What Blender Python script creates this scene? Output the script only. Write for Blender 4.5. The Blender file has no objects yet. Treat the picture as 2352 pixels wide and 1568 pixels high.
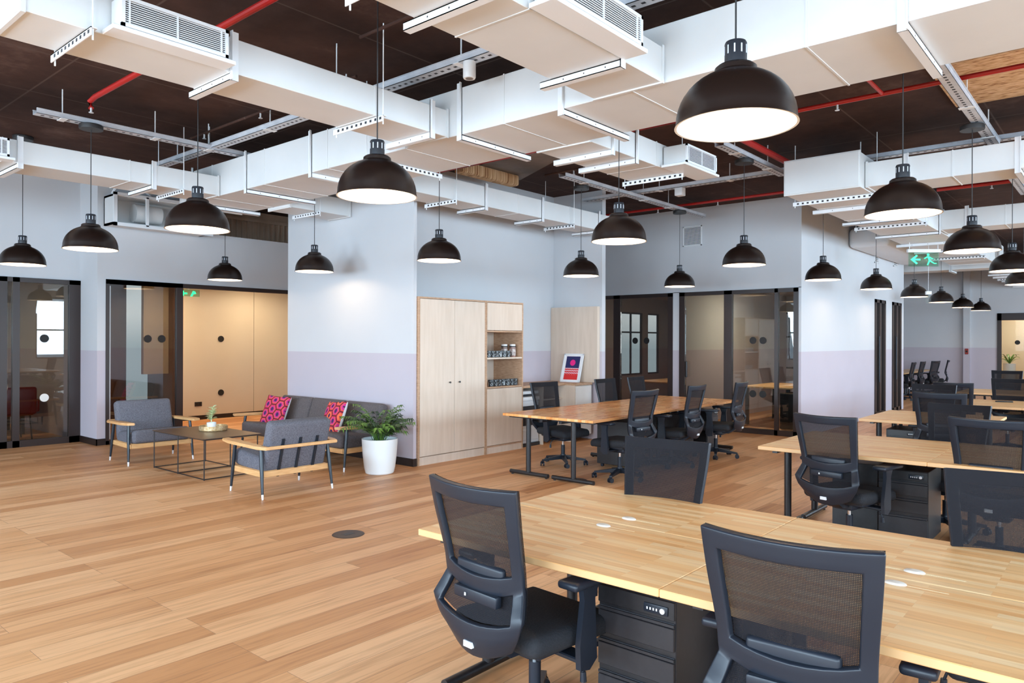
import bpy, bmesh, math, random
from mathutils import Vector, Matrix, Euler
R = math.radians
scene = bpy.context.scene
COL = scene.collection
random.seed(7)

# ------------------------------------------------------------------ camera
HC = 1.62
cam_d = bpy.data.cameras.new('camera')
cam = bpy.data.objects.new('camera', cam_d)
COL.objects.link(cam)
cam.location = (0, 0, HC)
cam_d.sensor_fit = 'HORIZONTAL'
cam_d.sensor_width = 36.0
cam_d.lens = 36.0 * 1676.1 / 2352
cam_d.shift_y = -(784 - 782.49) / 2352
cam_d.clip_start = 0.05
cam_d.clip_end = 400
TH = 0.70737458
ROLL = -3.1528e-3
cam.rotation_euler = (Matrix.Rotation(TH - math.pi / 2, 4, 'Z') @ Matrix.Rotation(math.pi / 2, 4, 'X') @ Matrix.Rotation(-ROLL, 4, 'Z')).to_euler()
scene.camera = cam

# ------------------------------------------------------------------ colour management / render helpers
vs = scene.view_settings
vs.view_transform = 'Standard'
vs.look = 'None'
vs.gamma = 1.0
vs.use_curve_mapping = False
vs.exposure = 0.15
scene.cycles.use_denoising = True
scene.cycles.max_bounces = 9
scene.cycles.diffuse_bounces = 5
scene.cycles.glossy_bounces = 4
scene.cycles.transmission_bounces = 4
scene.cycles.transparent_max_bounces = 14
scene.cycles.sample_clamp_indirect = 6.0
scene.cycles.caustics_reflective = False
scene.cycles.caustics_refractive = False

# ------------------------------------------------------------------ world: hazy daylight sky
W = bpy.data.worlds.new('sky')
scene.world = W
W.use_nodes = True
nt = W.node_tree
nt.nodes.clear()
wo = nt.nodes.new('ShaderNodeOutputWorld')
bg = nt.nodes.new('ShaderNodeBackground')
tc = nt.nodes.new('ShaderNodeTexCoord')
sx = nt.nodes.new('ShaderNodeSeparateXYZ')
rp = nt.nodes.new('ShaderNodeValToRGB')
nt.links.new(tc.outputs['Generated'], sx.inputs[0])
mr = nt.nodes.new('ShaderNodeMapRange')
mr.inputs[1].default_value = -0.3; mr.inputs[2].default_value = 0.7
nt.links.new(sx.outputs['Z'], mr.inputs[0])
nt.links.new(mr.outputs[0], rp.inputs[0])
e = rp.color_ramp.elements
e[0].position = 0.0; e[0].color = (0.20, 0.27, 0.33, 1)
e[1].position = 1.0; e[1].color = (0.25, 0.52, 0.85, 1)
a = e.new(0.29); a.color = (0.32, 0.46, 0.58, 1)
a = e.new(0.33); a.color = (0.62, 0.78, 0.92, 1)
nt.links.new(rp.outputs[0], bg.inputs[0])
bg.inputs[1].default_value = 2.6
nt.links.new(bg.outputs[0], wo.inputs[0])

# ------------------------------------------------------------------ daylight entering by the window bands behind and right of the viewer
def area(name, loc, rot, sx_, sy_, power, col):
    l = bpy.data.lights.new(name, 'AREA')
    l.shape = 'RECTANGLE'; l.size = sx_; l.size_y = sy_; l.energy = power; l.color = col
    o = bpy.data.objects.new(name, l); COL.objects.link(o)
    o.location = loc; o.rotation_euler = rot
    return o
DAY = (0.64, 0.83, 1.0)
# south window band (wall y = -5.5), light travels +Y
for i, x in enumerate((-1.4, 2.6, 6.6, 10.6, 14.6, 18.6, 22.6)):
    area('daylight_south', (x, -5.80, 2.05), (R(66), 0, 0), 3.0, 2.2, 330, DAY)
# west window band (wall x = -4), light travels +X
for i, y in enumerate((-3.0, 1.0, 5.0, 9.0)):
    area('daylight_west', (-4.30, y, 2.05), (R(66), 0, R(-90)), 3.0, 2.2, 430, DAY)

LAMP_COL = (1.0, 0.72, 0.46)
LAMP_W = 11
# ------------------------------------------------------------------ helpers
def mat(name, col, rough=0.5, metal=0.0, spec=0.5, coat=0.0, emis=None, estr=0.0):
    m = bpy.data.materials.new(name); m.use_nodes = True
    b = m.node_tree.nodes['Principled BSDF']
    b.inputs['Base Color'].default_value = (*col, 1)
    b.inputs['Roughness'].default_value = rough
    b.inputs['Metallic'].default_value = metal
    b.inputs['Specular IOR Level'].default_value = spec
    b.inputs['Coat Weight'].default_value = coat
    if emis:
        b.inputs['Emission Color'].default_value = (*emis, 1)
        b.inputs['Emission Strength'].default_value = estr
    return m
def nodes(m): return m.node_tree.nodes, m.node_tree.links, m.node_tree.nodes['Principled BSDF']
def ramp(N, stops, interp='LINEAR'):
    r = N.new('ShaderNodeValToRGB'); r.color_ramp.interpolation = interp
    el = r.color_ramp.elements
    el[0].position = stops[0][0]; el[0].color = (*stops[0][1], 1)
    el[1].position = stops[-1][0]; el[1].color = (*stops[-1][1], 1)
    for p, c in stops[1:-1]:
        q = el.new(p); q.color = (*c, 1)
    return r
def mixrgb(N, L, fac, a, b, mode='MIX'):
    x = N.new('ShaderNodeMix'); x.data_type = 'RGBA'; x.blend_type = mode
    for v, s in ((fac, 0), (a, 6), (b, 7)):
        if isinstance(v, (int, float)): x.inputs[s].default_value = v
        elif isinstance(v, tuple): x.inputs[s].default_value = (*v, 1)
        else: L.new(v, x.inputs[s])
    return x.outputs[2]
def planks(name, tones, lx, ly, rough, grain=1.0, mortar=0.0012, mcol=(0.12, 0.06, 0.03), coat=0.0, rot=0.0, knots=False, gf=0.75):
    m = mat(name, tones[1], rough, coat=coat); N, L, B = nodes(m)
    t = N.new('ShaderNodeTexCoord'); mp = N.new('ShaderNodeMapping'); mp.inputs['Rotation'].default_value[2] = rot
    L.new(t.outputs['Object'], mp.inputs[0])
    br = N.new('ShaderNodeTexBrick'); L.new(mp.outputs[0], br.inputs[0])
    br.offset = 0.37; br.offset_frequency = 3
    br.inputs['Color1'].default_value = (0, 0, 0, 1); br.inputs['Color2'].default_value = (1, 1, 1, 1)
    br.inputs['Mortar'].default_value = (0.5, 0.5, 0.5, 1)
    br.inputs['Scale'].default_value = 1.0; br.inputs['Mortar Size'].default_value = mortar
    br.inputs['Mortar Smooth'].default_value = 0.1
    br.inputs['Brick Width'].default_value = lx; br.inputs['Row Height'].default_value = ly
    # a coordinate per plank offset by its own value, so the grain changes at each board
    mp2 = N.new('ShaderNodeMapping'); mp2.inputs['Scale'].default_value = (1.6, 26, 1); L.new(mp.outputs[0], mp2.inputs[0])
    va = N.new('ShaderNodeVectorMath'); va.operation = 'MULTIPLY_ADD'; L.new(br.outputs[0], va.inputs[0])
    va.inputs[1].default_value = (37, 37, 37); L.new(mp2.outputs[0], va.inputs[2])
    nz = N.new('ShaderNodeTexNoise'); nz.inputs['Scale'].default_value = 1.3 * grain; nz.inputs['Detail'].default_value = 5
    nz.inputs['Distortion'].default_value = 0.6; L.new(va.outputs[0], nz.inputs[0])
    r1 = ramp(N, [(0.0, tones[0]), (0.5, tones[1]), (1.0, tones[2])]); L.new(br.outputs[0], r1.inputs[0])
    r2 = ramp(N, [(0.3, (0.72, 0.64, 0.56)), (0.55, (1, 1, 1)), (0.8, (1.0, 1.0, 1.0))]); L.new(nz.outputs[0], r2.inputs[0])
    c = mixrgb(N, L, gf, r1.outputs[0], r2.outputs[0], 'MULTIPLY')
    if knots:
        n2 = N.new('ShaderNodeTexNoise'); n2.inputs['Scale'].default_value = 0.55; n2.inputs['Detail'].default_value = 2; L.new(va.outputs[0], n2.inputs[0])
        r3 = ramp(N, [(0.60, (1, 1, 1)), (0.75, (0.62, 0.47, 0.36))]); L.new(n2.outputs[0], r3.inputs[0])
        c = mixrgb(N, L, 0.8, c, r3.outputs[0], 'MULTIPLY')
    c2 = mixrgb(N, L, br.outputs['Fac'], c, mcol)
    L.new(c2, B.inputs['Base Color'])
    rr = N.new('ShaderNodeMapRange'); rr.inputs[3].default_value = rough - 0.05; rr.inputs[4].default_value = rough + 0.1
    L.new(nz.outputs[0], rr.inputs[0]); L.new(rr.outputs[0], B.inputs['Roughness'])
    return m
def noisy(name, c1, c2, scale, rough=0.6, stretch=(1, 1, 1), bump=0.0, detail=4, metal=0.0, spec=0.5):
    m = mat(name, c1, rough, metal, spec); N, L, B = nodes(m)
    t = N.new('ShaderNodeTexCoord'); mp = N.new('ShaderNodeMapping'); mp.inputs['Scale'].default_value = stretch
    L.new(t.outputs['Object'], mp.inputs[0])
    nz = N.new('ShaderNodeTexNoise'); nz.inputs['Scale'].default_value = scale; nz.inputs['Detail'].default_value = detail
    L.new(mp.outputs[0], nz.inputs[0])
    r = ramp(N, [(0.3, c1), (0.7, c2)]); L.new(nz.outputs[0], r.inputs[0]); L.new(r.outputs[0], B.inputs['Base Color'])
    if bump:
        bp = N.new('ShaderNodeBump'); bp.inputs['Strength'].default_value = bump; bp.inputs['Distance'].default_value = 0.01
        L.new(nz.outputs[0], bp.inputs['Height']); L.new(bp.outputs[0], B.inputs['Normal'])
    return m
def glass_mat(name, tint=(0.80, 0.83, 0.82), ior=1.5):
    m = bpy.data.materials.new(name); m.use_nodes = True
    N, L = m.node_tree.nodes, m.node_tree.links; N.clear()
    o = N.new('ShaderNodeOutputMaterial'); mx = N.new('ShaderNodeMixShader'); fr = N.new('ShaderNodeFresnel'); fr.inputs[0].default_value = ior
    tr = N.new('ShaderNodeBsdfTransparent'); tr.inputs[0].default_value = (*tint, 1)
    gl = N.new('ShaderNodeBsdfGlossy'); gl.inputs['Roughness'].default_value = 0.0; gl.inputs[0].default_value = (1, 1, 1, 1)
    L.new(fr.outputs[0], mx.inputs[0]); L.new(tr.outputs[0], mx.inputs[1]); L.new(gl.outputs[0], mx.inputs[2]); L.new(mx.outputs[0], o.inputs[0])
    return m

class MB:
    """collects shapes, then links them as one mesh object"""
    def __init__(s): s.bm = bmesh.new(); s.mi = 0
    def _fin(s, ret):
        for f in ret: f.material_index = s.mi
        return s
    def box(s, x0, y0, z0, x1, y1, z1, bev=0.0, seg=1, M=None):
        c = Vector(((x0 + x1) / 2, (y0 + y1) / 2, (z0 + z1) / 2))
        d = (abs(x1 - x0), abs(y1 - y0), abs(z1 - z0))
        mt = Matrix.Translation(c) @ Matrix.Diagonal((*d, 1))
        n0 = set(s.bm.faces)
        r = bmesh.ops.create_cube(s.bm, size=1, matrix=mt)
        vs_ = r['verts']
        if bev > 0:
            ed = {e for v in vs_ for e in v.link_edges}
            bmesh.ops.bevel(s.bm, geom=list(ed), offset=min(bev, min(d) * 0.49), segments=seg, profile=0.5, affect='EDGES')
        nf = [f for f in s.bm.faces if f not in n0]
        if M is not None:
            vv = {v for f in nf for v in f.verts}
            bmesh.ops.transform(s.bm, matrix=M, verts=list(vv))
        return s._fin(nf)
    def cyl(s, p0, p1, r0, r1=None, n=12, cap=True):
        r1 = r0 if r1 is None else r1
        p0 = Vector(p0); p1 = Vector(p1); d = p1 - p0
        q = d.to_track_quat('Z', 'Y').to_matrix().to_4x4()
        n0 = set(s.bm.faces)
        bmesh.ops.create_cone(s.bm, cap_ends=cap, segments=n, radius1=r0, radius2=r1, depth=d.length, matrix=Matrix.Translation((p0 + p1) / 2) @ q)
        return s._fin([f for f in s.bm.faces if f not in n0])
    def tube(s, pts, r, n=8):
        pts = [Vector(p) for p in pts]; rings = []
        up = Vector((0, 0, 1))
        for i, p in enumerate(pts):
            d = (pts[min(i + 1, len(pts) - 1)] - pts[max(i - 1, 0)]).normalized()
            u = d.cross(up)
            if u.length < 1e-3: u = d.cross(Vector((1, 0, 0)))
            u.normalize(); v = d.cross(u)
            rr = r[i] if isinstance(r, (list, tuple)) else r
            rings.append([s.bm.verts.new(p + rr * (math.cos(2 * math.pi * k / n) * u + math.sin(2 * math.pi * k / n) * v)) for k in range(n)])
        fs = []
        for a_, b_ in zip(rings, rings[1:]):
            for k in range(n): fs.append(s.bm.faces.new((a_[k], a_[(k + 1) % n], b_[(k + 1) % n], b_[k])))
        fs.append(s.bm.faces.new(rings[0][::-1])); fs.append(s.bm.faces.new(rings[-1]))
        return s._fin(fs)
    def lathe(s, prof, n=24, c=(0, 0, 0), closed=False):
        c = Vector(c); rings = []
        for r, z in prof:
            rings.append([s.bm.verts.new(c + Vector((r * math.cos(2 * math.pi * k / n), r * math.sin(2 * math.pi * k / n), z))) for k in range(n)] if r > 1e-6 else [s.bm.verts.new(c + Vector((0, 0, z)))])
        fs = []
        for a_, b_ in zip(rings, rings[1:]):
            for k in range(n):
                k2 = (k + 1) % n
                if len(a_) == 1 and len(b_) == 1: continue
                if len(a_) == 1: fs.append(s.bm.faces.new((a_[0], b_[k2], b_[k])))
                elif len(b_) == 1: fs.append(s.bm.faces.new((a_[k], a_[k2], b_[0])))
                else: fs.append(s.bm.faces.new((a_[k], a_[k2], b_[k2], b_[k])))
        return s._fin(fs)
    def poly(s, pts):
        f = s.bm.faces.new([s.bm.verts.new(Vector(p)) for p in pts]); return s._fin([f])
    def prism(s, pts, ext):
        """closed polygon (3D points) extruded by vector ext"""
        ext = Vector(ext); a_ = [s.bm.verts.new(Vector(p)) for p in pts]; b_ = [s.bm.verts.new(Vector(p) + ext) for p in pts]
        n = len(a_); fs = [s.bm.faces.new(a_[::-1]), s.bm.faces.new(b_)]
        for k in range(n): fs.append(s.bm.faces.new((a_[k], a_[(k + 1) % n], b_[(k + 1) % n], b_[k])))
        return s._fin(fs)
    def xf(s, M): bmesh.ops.transform(s.bm, matrix=M, verts=s.bm.verts[:]); return s
    def mesh(s, name, mats, smooth=True, ang=35):
        bmesh.ops.recalc_face_normals(s.bm, faces=s.bm.faces[:])
        me = bpy.data.meshes.new(name); s.bm.to_mesh(me); s.bm.free()
        for m in (mats if isinstance(mats, (list, tuple)) else [mats]): me.materials.append(m)
        if smooth and len(me.polygons):
            me.polygons.foreach_set('use_smooth', [True] * len(me.polygons))
            me.set_sharp_from_angle(angle=R(ang))
        return me
    def build(s, name, mats, parent=None, smooth=True, ang=35, loc=None):
        o = bpy.data.objects.new(name, s.mesh(name, mats, smooth, ang)); COL.objects.link(o)
        if parent is not None: o.parent = parent
        if loc is not None: o.location = loc
        return o
def thing(name, label, cat, loc=(0, 0, 0), rz=0.0, group=None):
    o = bpy.data.objects.new(name, None); COL.objects.link(o)
    o.empty_display_size = 0.1
    o.location = loc; o.rotation_euler = (0, 0, rz); o['label'] = label; o['category'] = cat
    if group: o['group'] = group
    return o
def tag(o, label, cat, group=None):
    o['label'] = label; o['category'] = cat
    if group: o['group'] = group
    return o
def struct(o): o['kind'] = 'structure'; return o
def clone(root, loc=None, rz=None, label=None, group=None, scale=None):
    r = root.copy(); COL.objects.link(r)
    if loc is not None: r.location = loc
    if rz is not None: r.rotation_euler = (0, 0, rz)
    if label: r['label'] = label
    if group: r['group'] = group
    if scale: r.scale = scale
    for ch in list(root.children):
        c = ch.copy(); COL.objects.link(c); c.parent = r
        for g in list(ch.children):
            d = g.copy(); COL.objects.link(d); d.parent = c
    return r
def baked(bm, name, m, mods, ang=180):
    me = bpy.data.meshes.new(name); bm.to_mesh(me); bm.free()
    o = bpy.data.objects.new(name, me); COL.objects.link(o)
    for kind, kw in mods:
        md = o.modifiers.new(kind, kind)
        for k, v in kw.items(): setattr(md, k, v)
    dg = bpy.context.evaluated_depsgraph_get(); dg.update()
    out = bpy.data.meshes.new_from_object(o.evaluated_get(dg))
    bpy.data.objects.remove(o); out.name = name
    out.materials.clear(); out.materials.append(m)
    out.polygons.foreach_set('use_smooth', [True] * len(out.polygons))
    if ang < 180: out.set_sharp_from_angle(angle=R(ang))
    return out
def link_mesh(name, me, parent):
    o = bpy.data.objects.new(name, me); COL.objects.link(o); o.parent = parent; return o

# ------------------------------------------------------------------ materials
M_floor = planks('oak_planks', [(0.58, 0.265, 0.105), (0.74, 0.385, 0.175), (0.86, 0.51, 0.27)], 2.0, 0.175, 0.44, 1.0, 0.0011, (0.24, 0.13, 0.07), coat=0.0, knots=True)
M_top = planks('butcher_block', [(0.86, 0.46, 0.18), (0.93, 0.59, 0.28), (0.96, 0.70, 0.40)], 0.36, 0.040, 0.36, 1.2, 0.0002, (0.7, 0.42, 0.2), coat=0.0, gf=0.5)
M_top2 = planks('polished_orange_block', [(0.78, 0.30, 0.08), (0.92, 0.45, 0.16), (0.98, 0.62, 0.30)], 0.40, 0.05, 0.26, 1.2, 0.0002, (0.5, 0.22, 0.08), coat=0.1, gf=0.5)
M_ply = noisy('birch_ply', (0.64, 0.53, 0.43), (0.71, 0.60, 0.50), 3, 0.55, (6, 6, 0.6))
M_plyedge = noisy('ply_edge', (0.40, 0.24, 0.14), (0.58, 0.38, 0.25), 14, 0.6, (1, 1, 6))
M_oakarm = noisy('light_oak', (0.62, 0.33, 0.13), (0.76, 0.46, 0.21), 5, 0.4, (2, 2, 14))
M_beige = noisy('beige_joinery', (0.58, 0.52, 0.42), (0.62, 0.56, 0.46), 1.0, 0.55)
def wallmat(name, up, lo, split=1.45):
    m = mat(name, up, 0.75, spec=0.3); N, L, B = nodes(m)
    g = N.new('ShaderNodeNewGeometry'); s_ = N.new('ShaderNodeSeparateXYZ'); L.new(g.outputs['Position'], s_.inputs[0])
    gt = N.new('ShaderNodeMath'); gt.operation = 'GREATER_THAN'; gt.inputs[1].default_value = split; L.new(s_.outputs['Z'], gt.inputs[0])
    nz = N.new('ShaderNodeTexNoise'); nz.inputs['Scale'].default_value = 1.5; nz.inputs['Detail'].default_value = 3
    L.new(g.outputs['Position'], nz.inputs[0])
    c = mixrgb(N, L, gt.outputs[0], lo, up)
    r = ramp(N, [(0.3, (0.97, 0.97, 0.97)), (0.7, (1, 1, 1))]); L.new(nz.outputs[0], r.inputs[0])
    L.new(mixrgb(N, L, 1.0, c, r.outputs[0], 'MULTIPLY'), B.inputs['Base Color'])
    return m
M_wall = wallmat('two_tone_wall_paint', (0.62, 0.635, 0.66), (0.545, 0.50, 0.56))
M_wallplain = noisy('white_wall_paint', (0.70, 0.71, 0.73), (0.72, 0.73, 0.75), 1.5, 0.75)
M_ceil = None
def ceilmat():
    m = mat('dark_soffit', (0.02, 0.012, 0.01), 0.85, spec=0.2); N, L, B = nodes(m)
    t = N.new('ShaderNodeTexCoord')
    nz = N.new('ShaderNodeTexNoise'); nz.inputs['Scale'].default_value = 1.1; nz.inputs['Detail'].default_value = 7; nz.inputs['Roughness'].default_value = 0.65
    L.new(t.outputs['Object'], nz.inputs[0])
    r = ramp(N, [(0.35, (0.036, 0.017, 0.012)), (0.58, (0.065, 0.032, 0.024)), (0.75, (0.14, 0.088, 0.07))]); L.new(nz.outputs[0], r.inputs[0])
    br = N.new('ShaderNodeTexBrick'); L.new(t.outputs['Object'], br.inputs[0]); br.offset = 0.0
    br.inputs['Scale'].default_value = 1; br.inputs['Brick Width'].default_value = 2.4; br.inputs['Row Height'].default_value = 1.2; br.inputs['Mortar Size'].default_value = 0.012
    br.inputs['Mortar Smooth'].default_value = 0.6
    L.new(mixrgb(N, L, br.outputs['Fac'], r.outputs[0], (0.10, 0.066, 0.054)), B.inputs['Base Color'])
    bp = N.new('ShaderNodeBump'); bp.inputs['Strength'].default_value = 0.4; bp.inputs['Distance'].default_value = 0.02
    L.new(nz.outputs[0], bp.inputs['Height']); L.new(bp.outputs[0], B.inputs['Normal'])
    return m
M_ceil = ceilmat()
M_duct = noisy('white_duct_paint', (0.68, 0.69, 0.69), (0.73, 0.74, 0.74), 2.0, 0.5, spec=0.4)
M_white = mat('white_enamel', (0.80, 0.82, 0.84), 0.4)
M_tray = noisy('galvanised_tray', (0.52, 0.55, 0.60), (0.66, 0.69, 0.74), 8, 0.45, metal=0.2)
M_hole = mat('dark_slot', (0.03, 0.03, 0.035), 0.8)
M_red = mat('red_pipe_paint', (0.42, 0.015, 0.012), 0.35)
M_shade = mat('bronze_black_enamel', (0.014, 0.007, 0.005), 0.34, spec=0.42)
M_neck = mat('black_lamp_neck', (0.018, 0.02, 0.026), 0.4)
M_shadein = mat('white_lamp_lining', (0.88, 0.86, 0.82), 0.5)
M_bulb = mat('glowing_bulb', (1, 0.9, 0.75), 0.5, emis=(1.0, 0.80, 0.55), estr=14)
M_cord = mat('black_cord', (0.02, 0.018, 0.018), 0.5)
M_plast = mat('blue_black_plastic', (0.013, 0.017, 0.026), 0.38, spec=0.38)
M_steel = noisy('black_powdercoat', (0.010, 0.009, 0.010), (0.016, 0.014, 0.016), 40, 0.38)
M_ped = noisy('charcoal_drawer_front', (0.018, 0.016, 0.018), (0.024, 0.021, 0.024), 40, 0.42)
M_seat = noisy('black_seat_fabric', (0.008, 0.009, 0.012), (0.016, 0.017, 0.022), 120, 0.85, bump=0.3)
M_chrome = mat('chrome', (0.75, 0.76, 0.78), 0.15, 1.0)
M_legs = mat('blue_black_leg_lacquer', (0.012, 0.02, 0.03), 0.3)
M_tip = mat('white_metal_tip', (0.82, 0.84, 0.86), 0.25, 0.3)
M_sofa = noisy('charcoal_tweed', (0.085, 0.085, 0.105), (0.165, 0.165, 0.195), 90, 0.95, (1, 1, 1), bump=0.4)
M_sofa2 = noisy('brown_grey_tweed', (0.075, 0.065, 0.068), (0.14, 0.12, 0.125), 90, 0.95, (1, 1, 1), bump=0.4)
M_frame = mat('dark_bronze_frame', (0.030, 0.018, 0.016), 0.4)
M_base = mat('espresso_skirting', (0.020, 0.010, 0.008), 0.45)
M_glass = glass_mat('clear_glass', (0.74, 0.76, 0.75), 1.62)
M_glassd = glass_mat('smoked_glass', (0.52, 0.49, 0.45), 1.8)
M_ctop = noisy('bronze_table_top', (0.10, 0.06, 0.04), (0.14, 0.085, 0.055), 2, 0.35, metal=0.3)
M_pot = mat('white_glazed_pot', (0.82, 0.86, 0.88), 0.25)
M_soil = noisy('soil', (0.02, 0.012, 0.008), (0.05, 0.03, 0.02), 40, 0.9)
M_leaf = noisy('palm_leaf', (0.05, 0.14, 0.02), (0.16, 0.28, 0.05), 6, 0.4)
M_leafd = noisy('dark_palm_leaf', (0.02, 0.045, 0.02), (0.05, 0.09, 0.035), 6, 0.45)
M_pale = noisy('pale_succulent_leaf', (0.50, 0.60, 0.30), (0.75, 0.78, 0.50), 20, 0.5)
M_gold = noisy('mosaic_gold', (0.42, 0.22, 0.06), (0.72, 0.58, 0.36), 45, 0.35, metal=0.4)
M_dot = mat('black_dot_vinyl', (0.008, 0.007, 0.007), 0.6)
M_mug = noisy('black_patterned_mug', (0.015, 0.017, 0.02), (0.55, 0.60, 0.62), 55, 0.3, detail=1)
N_, L_, B_ = nodes(M_mug)
for n_ in N_:
    if n_.type == 'VALTORGB':
        n_.color_ramp.interpolation = 'CONSTANT'; n_.color_ramp.elements[1].position = 0.60
M_grom = mat('grey_grommet', (0.78, 0.74, 0.68), 0.45)
M_mfp = mat('pale_machine_plastic', (0.68, 0.72, 0.76), 0.4)
M_redlea = mat('red_leather', (0.30, 0.02, 0.012), 0.4)
M_darkwood = noisy('dark_wood_panel', (0.10, 0.045, 0.02), (0.17, 0.08, 0.035), 4, 0.5, (6, 6, 0.5))
M_rawslab = None
def rawmat():
    m = mat('raw_woodwool', (0.5, 0.3, 0.15), 0.9, spec=0.1); N, L, B = nodes(m)
    t = N.new('ShaderNodeTexCoord'); mp = N.new('ShaderNodeMapping'); mp.inputs['Scale'].default_value = (34, 7, 1); L.new(t.outputs['Object'], mp.inputs[0])
    nz = N.new('ShaderNodeTexNoise'); nz.inputs['Scale'].default_value = 1.6; nz.inputs['Detail'].default_value = 6; L.new(mp.outputs[0], nz.inputs[0])
    r = ramp(N, [(0.32, (0.22, 0.08, 0.035)), (0.44, (0.62, 0.36, 0.18)), (0.7, (0.82, 0.58, 0.36))]); L.new(nz.outputs[0], r.inputs[0]); L.new(r.outputs[0], B.inputs['Base Color'])
    return m
M_rawslab = rawmat()
M_grey = noisy('bare_grey_plaster', (0.17, 0.145, 0.13), (0.26, 0.22, 0.20), 2.5, 0.9)
M_green = mat('exit_green', (0.02, 0.75, 0.25), 0.4, emis=(0.05, 0.9, 0.40), estr=1.1)
M_softglass = glass_mat('matt_clear_glass', (0.85, 0.85, 0.82), 1.12)
M_exitglass = glass_mat('exit_sign_acrylic', (0.70, 0.90, 0.80), 1.4)
def meshmat():
    m = bpy.data.materials.new('see_through_mesh'); m.use_nodes = True
    N, L = m.node_tree.nodes, m.node_tree.links; B = N['Principled BSDF']
    B.inputs['Base Color'].default_value = (0.012, 0.011, 0.014, 1); B.inputs['Roughness'].default_value = 0.8; B.inputs['Specular IOR Level'].default_value = 0.2
    o = N['Material Output']; mx = N.new('ShaderNodeMixShader'); tr = N.new('ShaderNodeBsdfTransparent'); tr.inputs[0].default_value = (1, 1, 1, 1)
    t = N.new('ShaderNodeTexCoord'); wv = N.new('ShaderNodeTexWave'); wv.wave_type = 'BANDS'; wv.bands_direction = 'Z'; wv.inputs['Scale'].default_value = 62
    w2 = N.new('ShaderNodeTexWave'); w2.bands_direction = 'Y'; w2.inputs['Scale'].default_value = 75
    L.new(t.outputs['Object'], wv.inputs[0]); L.new(t.outputs['Object'], w2.inputs[0])
    mu = N.new('ShaderNodeMath'); mu.operation = 'MULTIPLY'; L.new(wv.outputs['Fac'], mu.inputs[0]); L.new(w2.outputs['Fac'], mu.inputs[1])
    m2 = N.new('ShaderNodeMath'); m2.operation = 'MULTIPLY_ADD'; m2.inputs[1].default_value = 0.42; m2.inputs[2].default_value = 0.02; L.new(mu.outputs[0], m2.inputs[0])
    L.new(m2.outputs[0], mx.inputs[0]); L.new(B.outputs[0], mx.inputs[1]); L.new(tr.outputs[0], mx.inputs[2]); L.new(mx.outputs[0], o.inputs[0])
    return m
M_mesh = meshmat()

# ------------------------------------------------------------------ room shell
SL = 4.10           # slab soffit
def slab(name, x0, y0, z0, x1, y1, z1, m, **k):
    return struct(MB().box(x0, y0, z0, x1, y1, z1, **k).build(name, m, smooth=False))
slab('floor', -4.2, -5.7, -0.12, 29.6, 17.2, 0, M_floor)
slab('ceiling', -4.2, -5.7, SL, 29.6, 17.2, SL + 0.15, M_ceil)

def wall_with_windows(name, axis, at, a0, a1, centres, w, z0, z1, th=0.2):
    b = MB(); edges = [a0]
    for c in centres: edges += [c - w / 2, c + w / 2]
    edges.append(a1)
    def bx(u0, u1, zz0, zz1):
        if axis == 'x': b.box(at - th, u0, zz0, at, u1, zz1)
        else: b.box(u0, at - th, zz0, u1, at, zz1)
    bx(a0, a1, 0, z0); bx(a0, a1, z1, SL)
    for i in range(0, len(edges), 2): bx(edges[i], edges[i + 1], z0, z1)
    struct(b.build(name, M_wallplain, smooth=False))
    return centres
nwin = [0]
def window_frames(axis, at, centres, w, z0, z1):
    for c in centres:
        nwin[0] += 1
        b = MB(); t = 0.05
        def bx(u0, u1, zz0, zz1):
            if axis == 'x': b.box(at - 0.12, u0, zz0, at - 0.06, u1, zz1)
            else: b.box(u0, at - 0.12, zz0, u1, at - 0.06, zz1)
        bx(c - w / 2, c + w / 2, z0, z0 + t); bx(c - w / 2, c + w / 2, z1 - t, z1); bx(c - w / 2, c + w / 2, 1.95, 2.0)
        for u in (c - w / 2, c - t / 2, c + w / 2 - t): bx(u, u + t, z0, z1)
        struct(b.build('window_%d' % nwin[0], M_frame, smooth=False))
wall_with_windows('wall_south', 'y', -5.5, -4.2, 29.6, [-1.4, 2.6, 6.6, 10.6, 14.6, 18.6, 22.6], 3.0, 0.9, 3.2)
window_frames('y', -5.5, [-1.4, 2.6, 6.6, 10.6, 14.6, 18.6, 22.6], 3.0, 0.9, 3.2)
wall_with_windows('wall_west', 'x', -4.0, -5.5, 17.2, [-3.0, 1.0, 5.0, 9.0], 3.0, 0.9, 3.2)
window_frames('x', -4.0, [-3.0, 1.0, 5.0, 9.0], 3.0, 0.9, 3.2)

# left wall with meeting room glazing (plane y = 12.75) and the corridor wall (plane y = 12.05)
GL = 2.55
b = MB(); b.box(-4.0, 12.75, GL, 4.35, 12.9, SL); b.box(-4.0, 12.75, 0, 0.2, 12.9, GL)
struct(b.build('wall_left', M_wall, smooth=False))
b = MB(); b.box(4.35, 12.05, 0, 4.47, 12.9, SL); b.box(4.47, 12.05, GL, 9.2, 12.2, 3.43)
b.box(4.47, 12.05, 3.43, 6.3, 12.2, SL)
struct(b.build('wall_corridor', M_wall, smooth=False))
b = MB(); b.box(4.338, 12.038, 0, 4.47, 12.05, 0.10); b.box(4.338, 12.038, 0, 4.35, 12.75, 0.10)
struct(b.build('baseboard_corridor', M_base, smooth=False))
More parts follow.
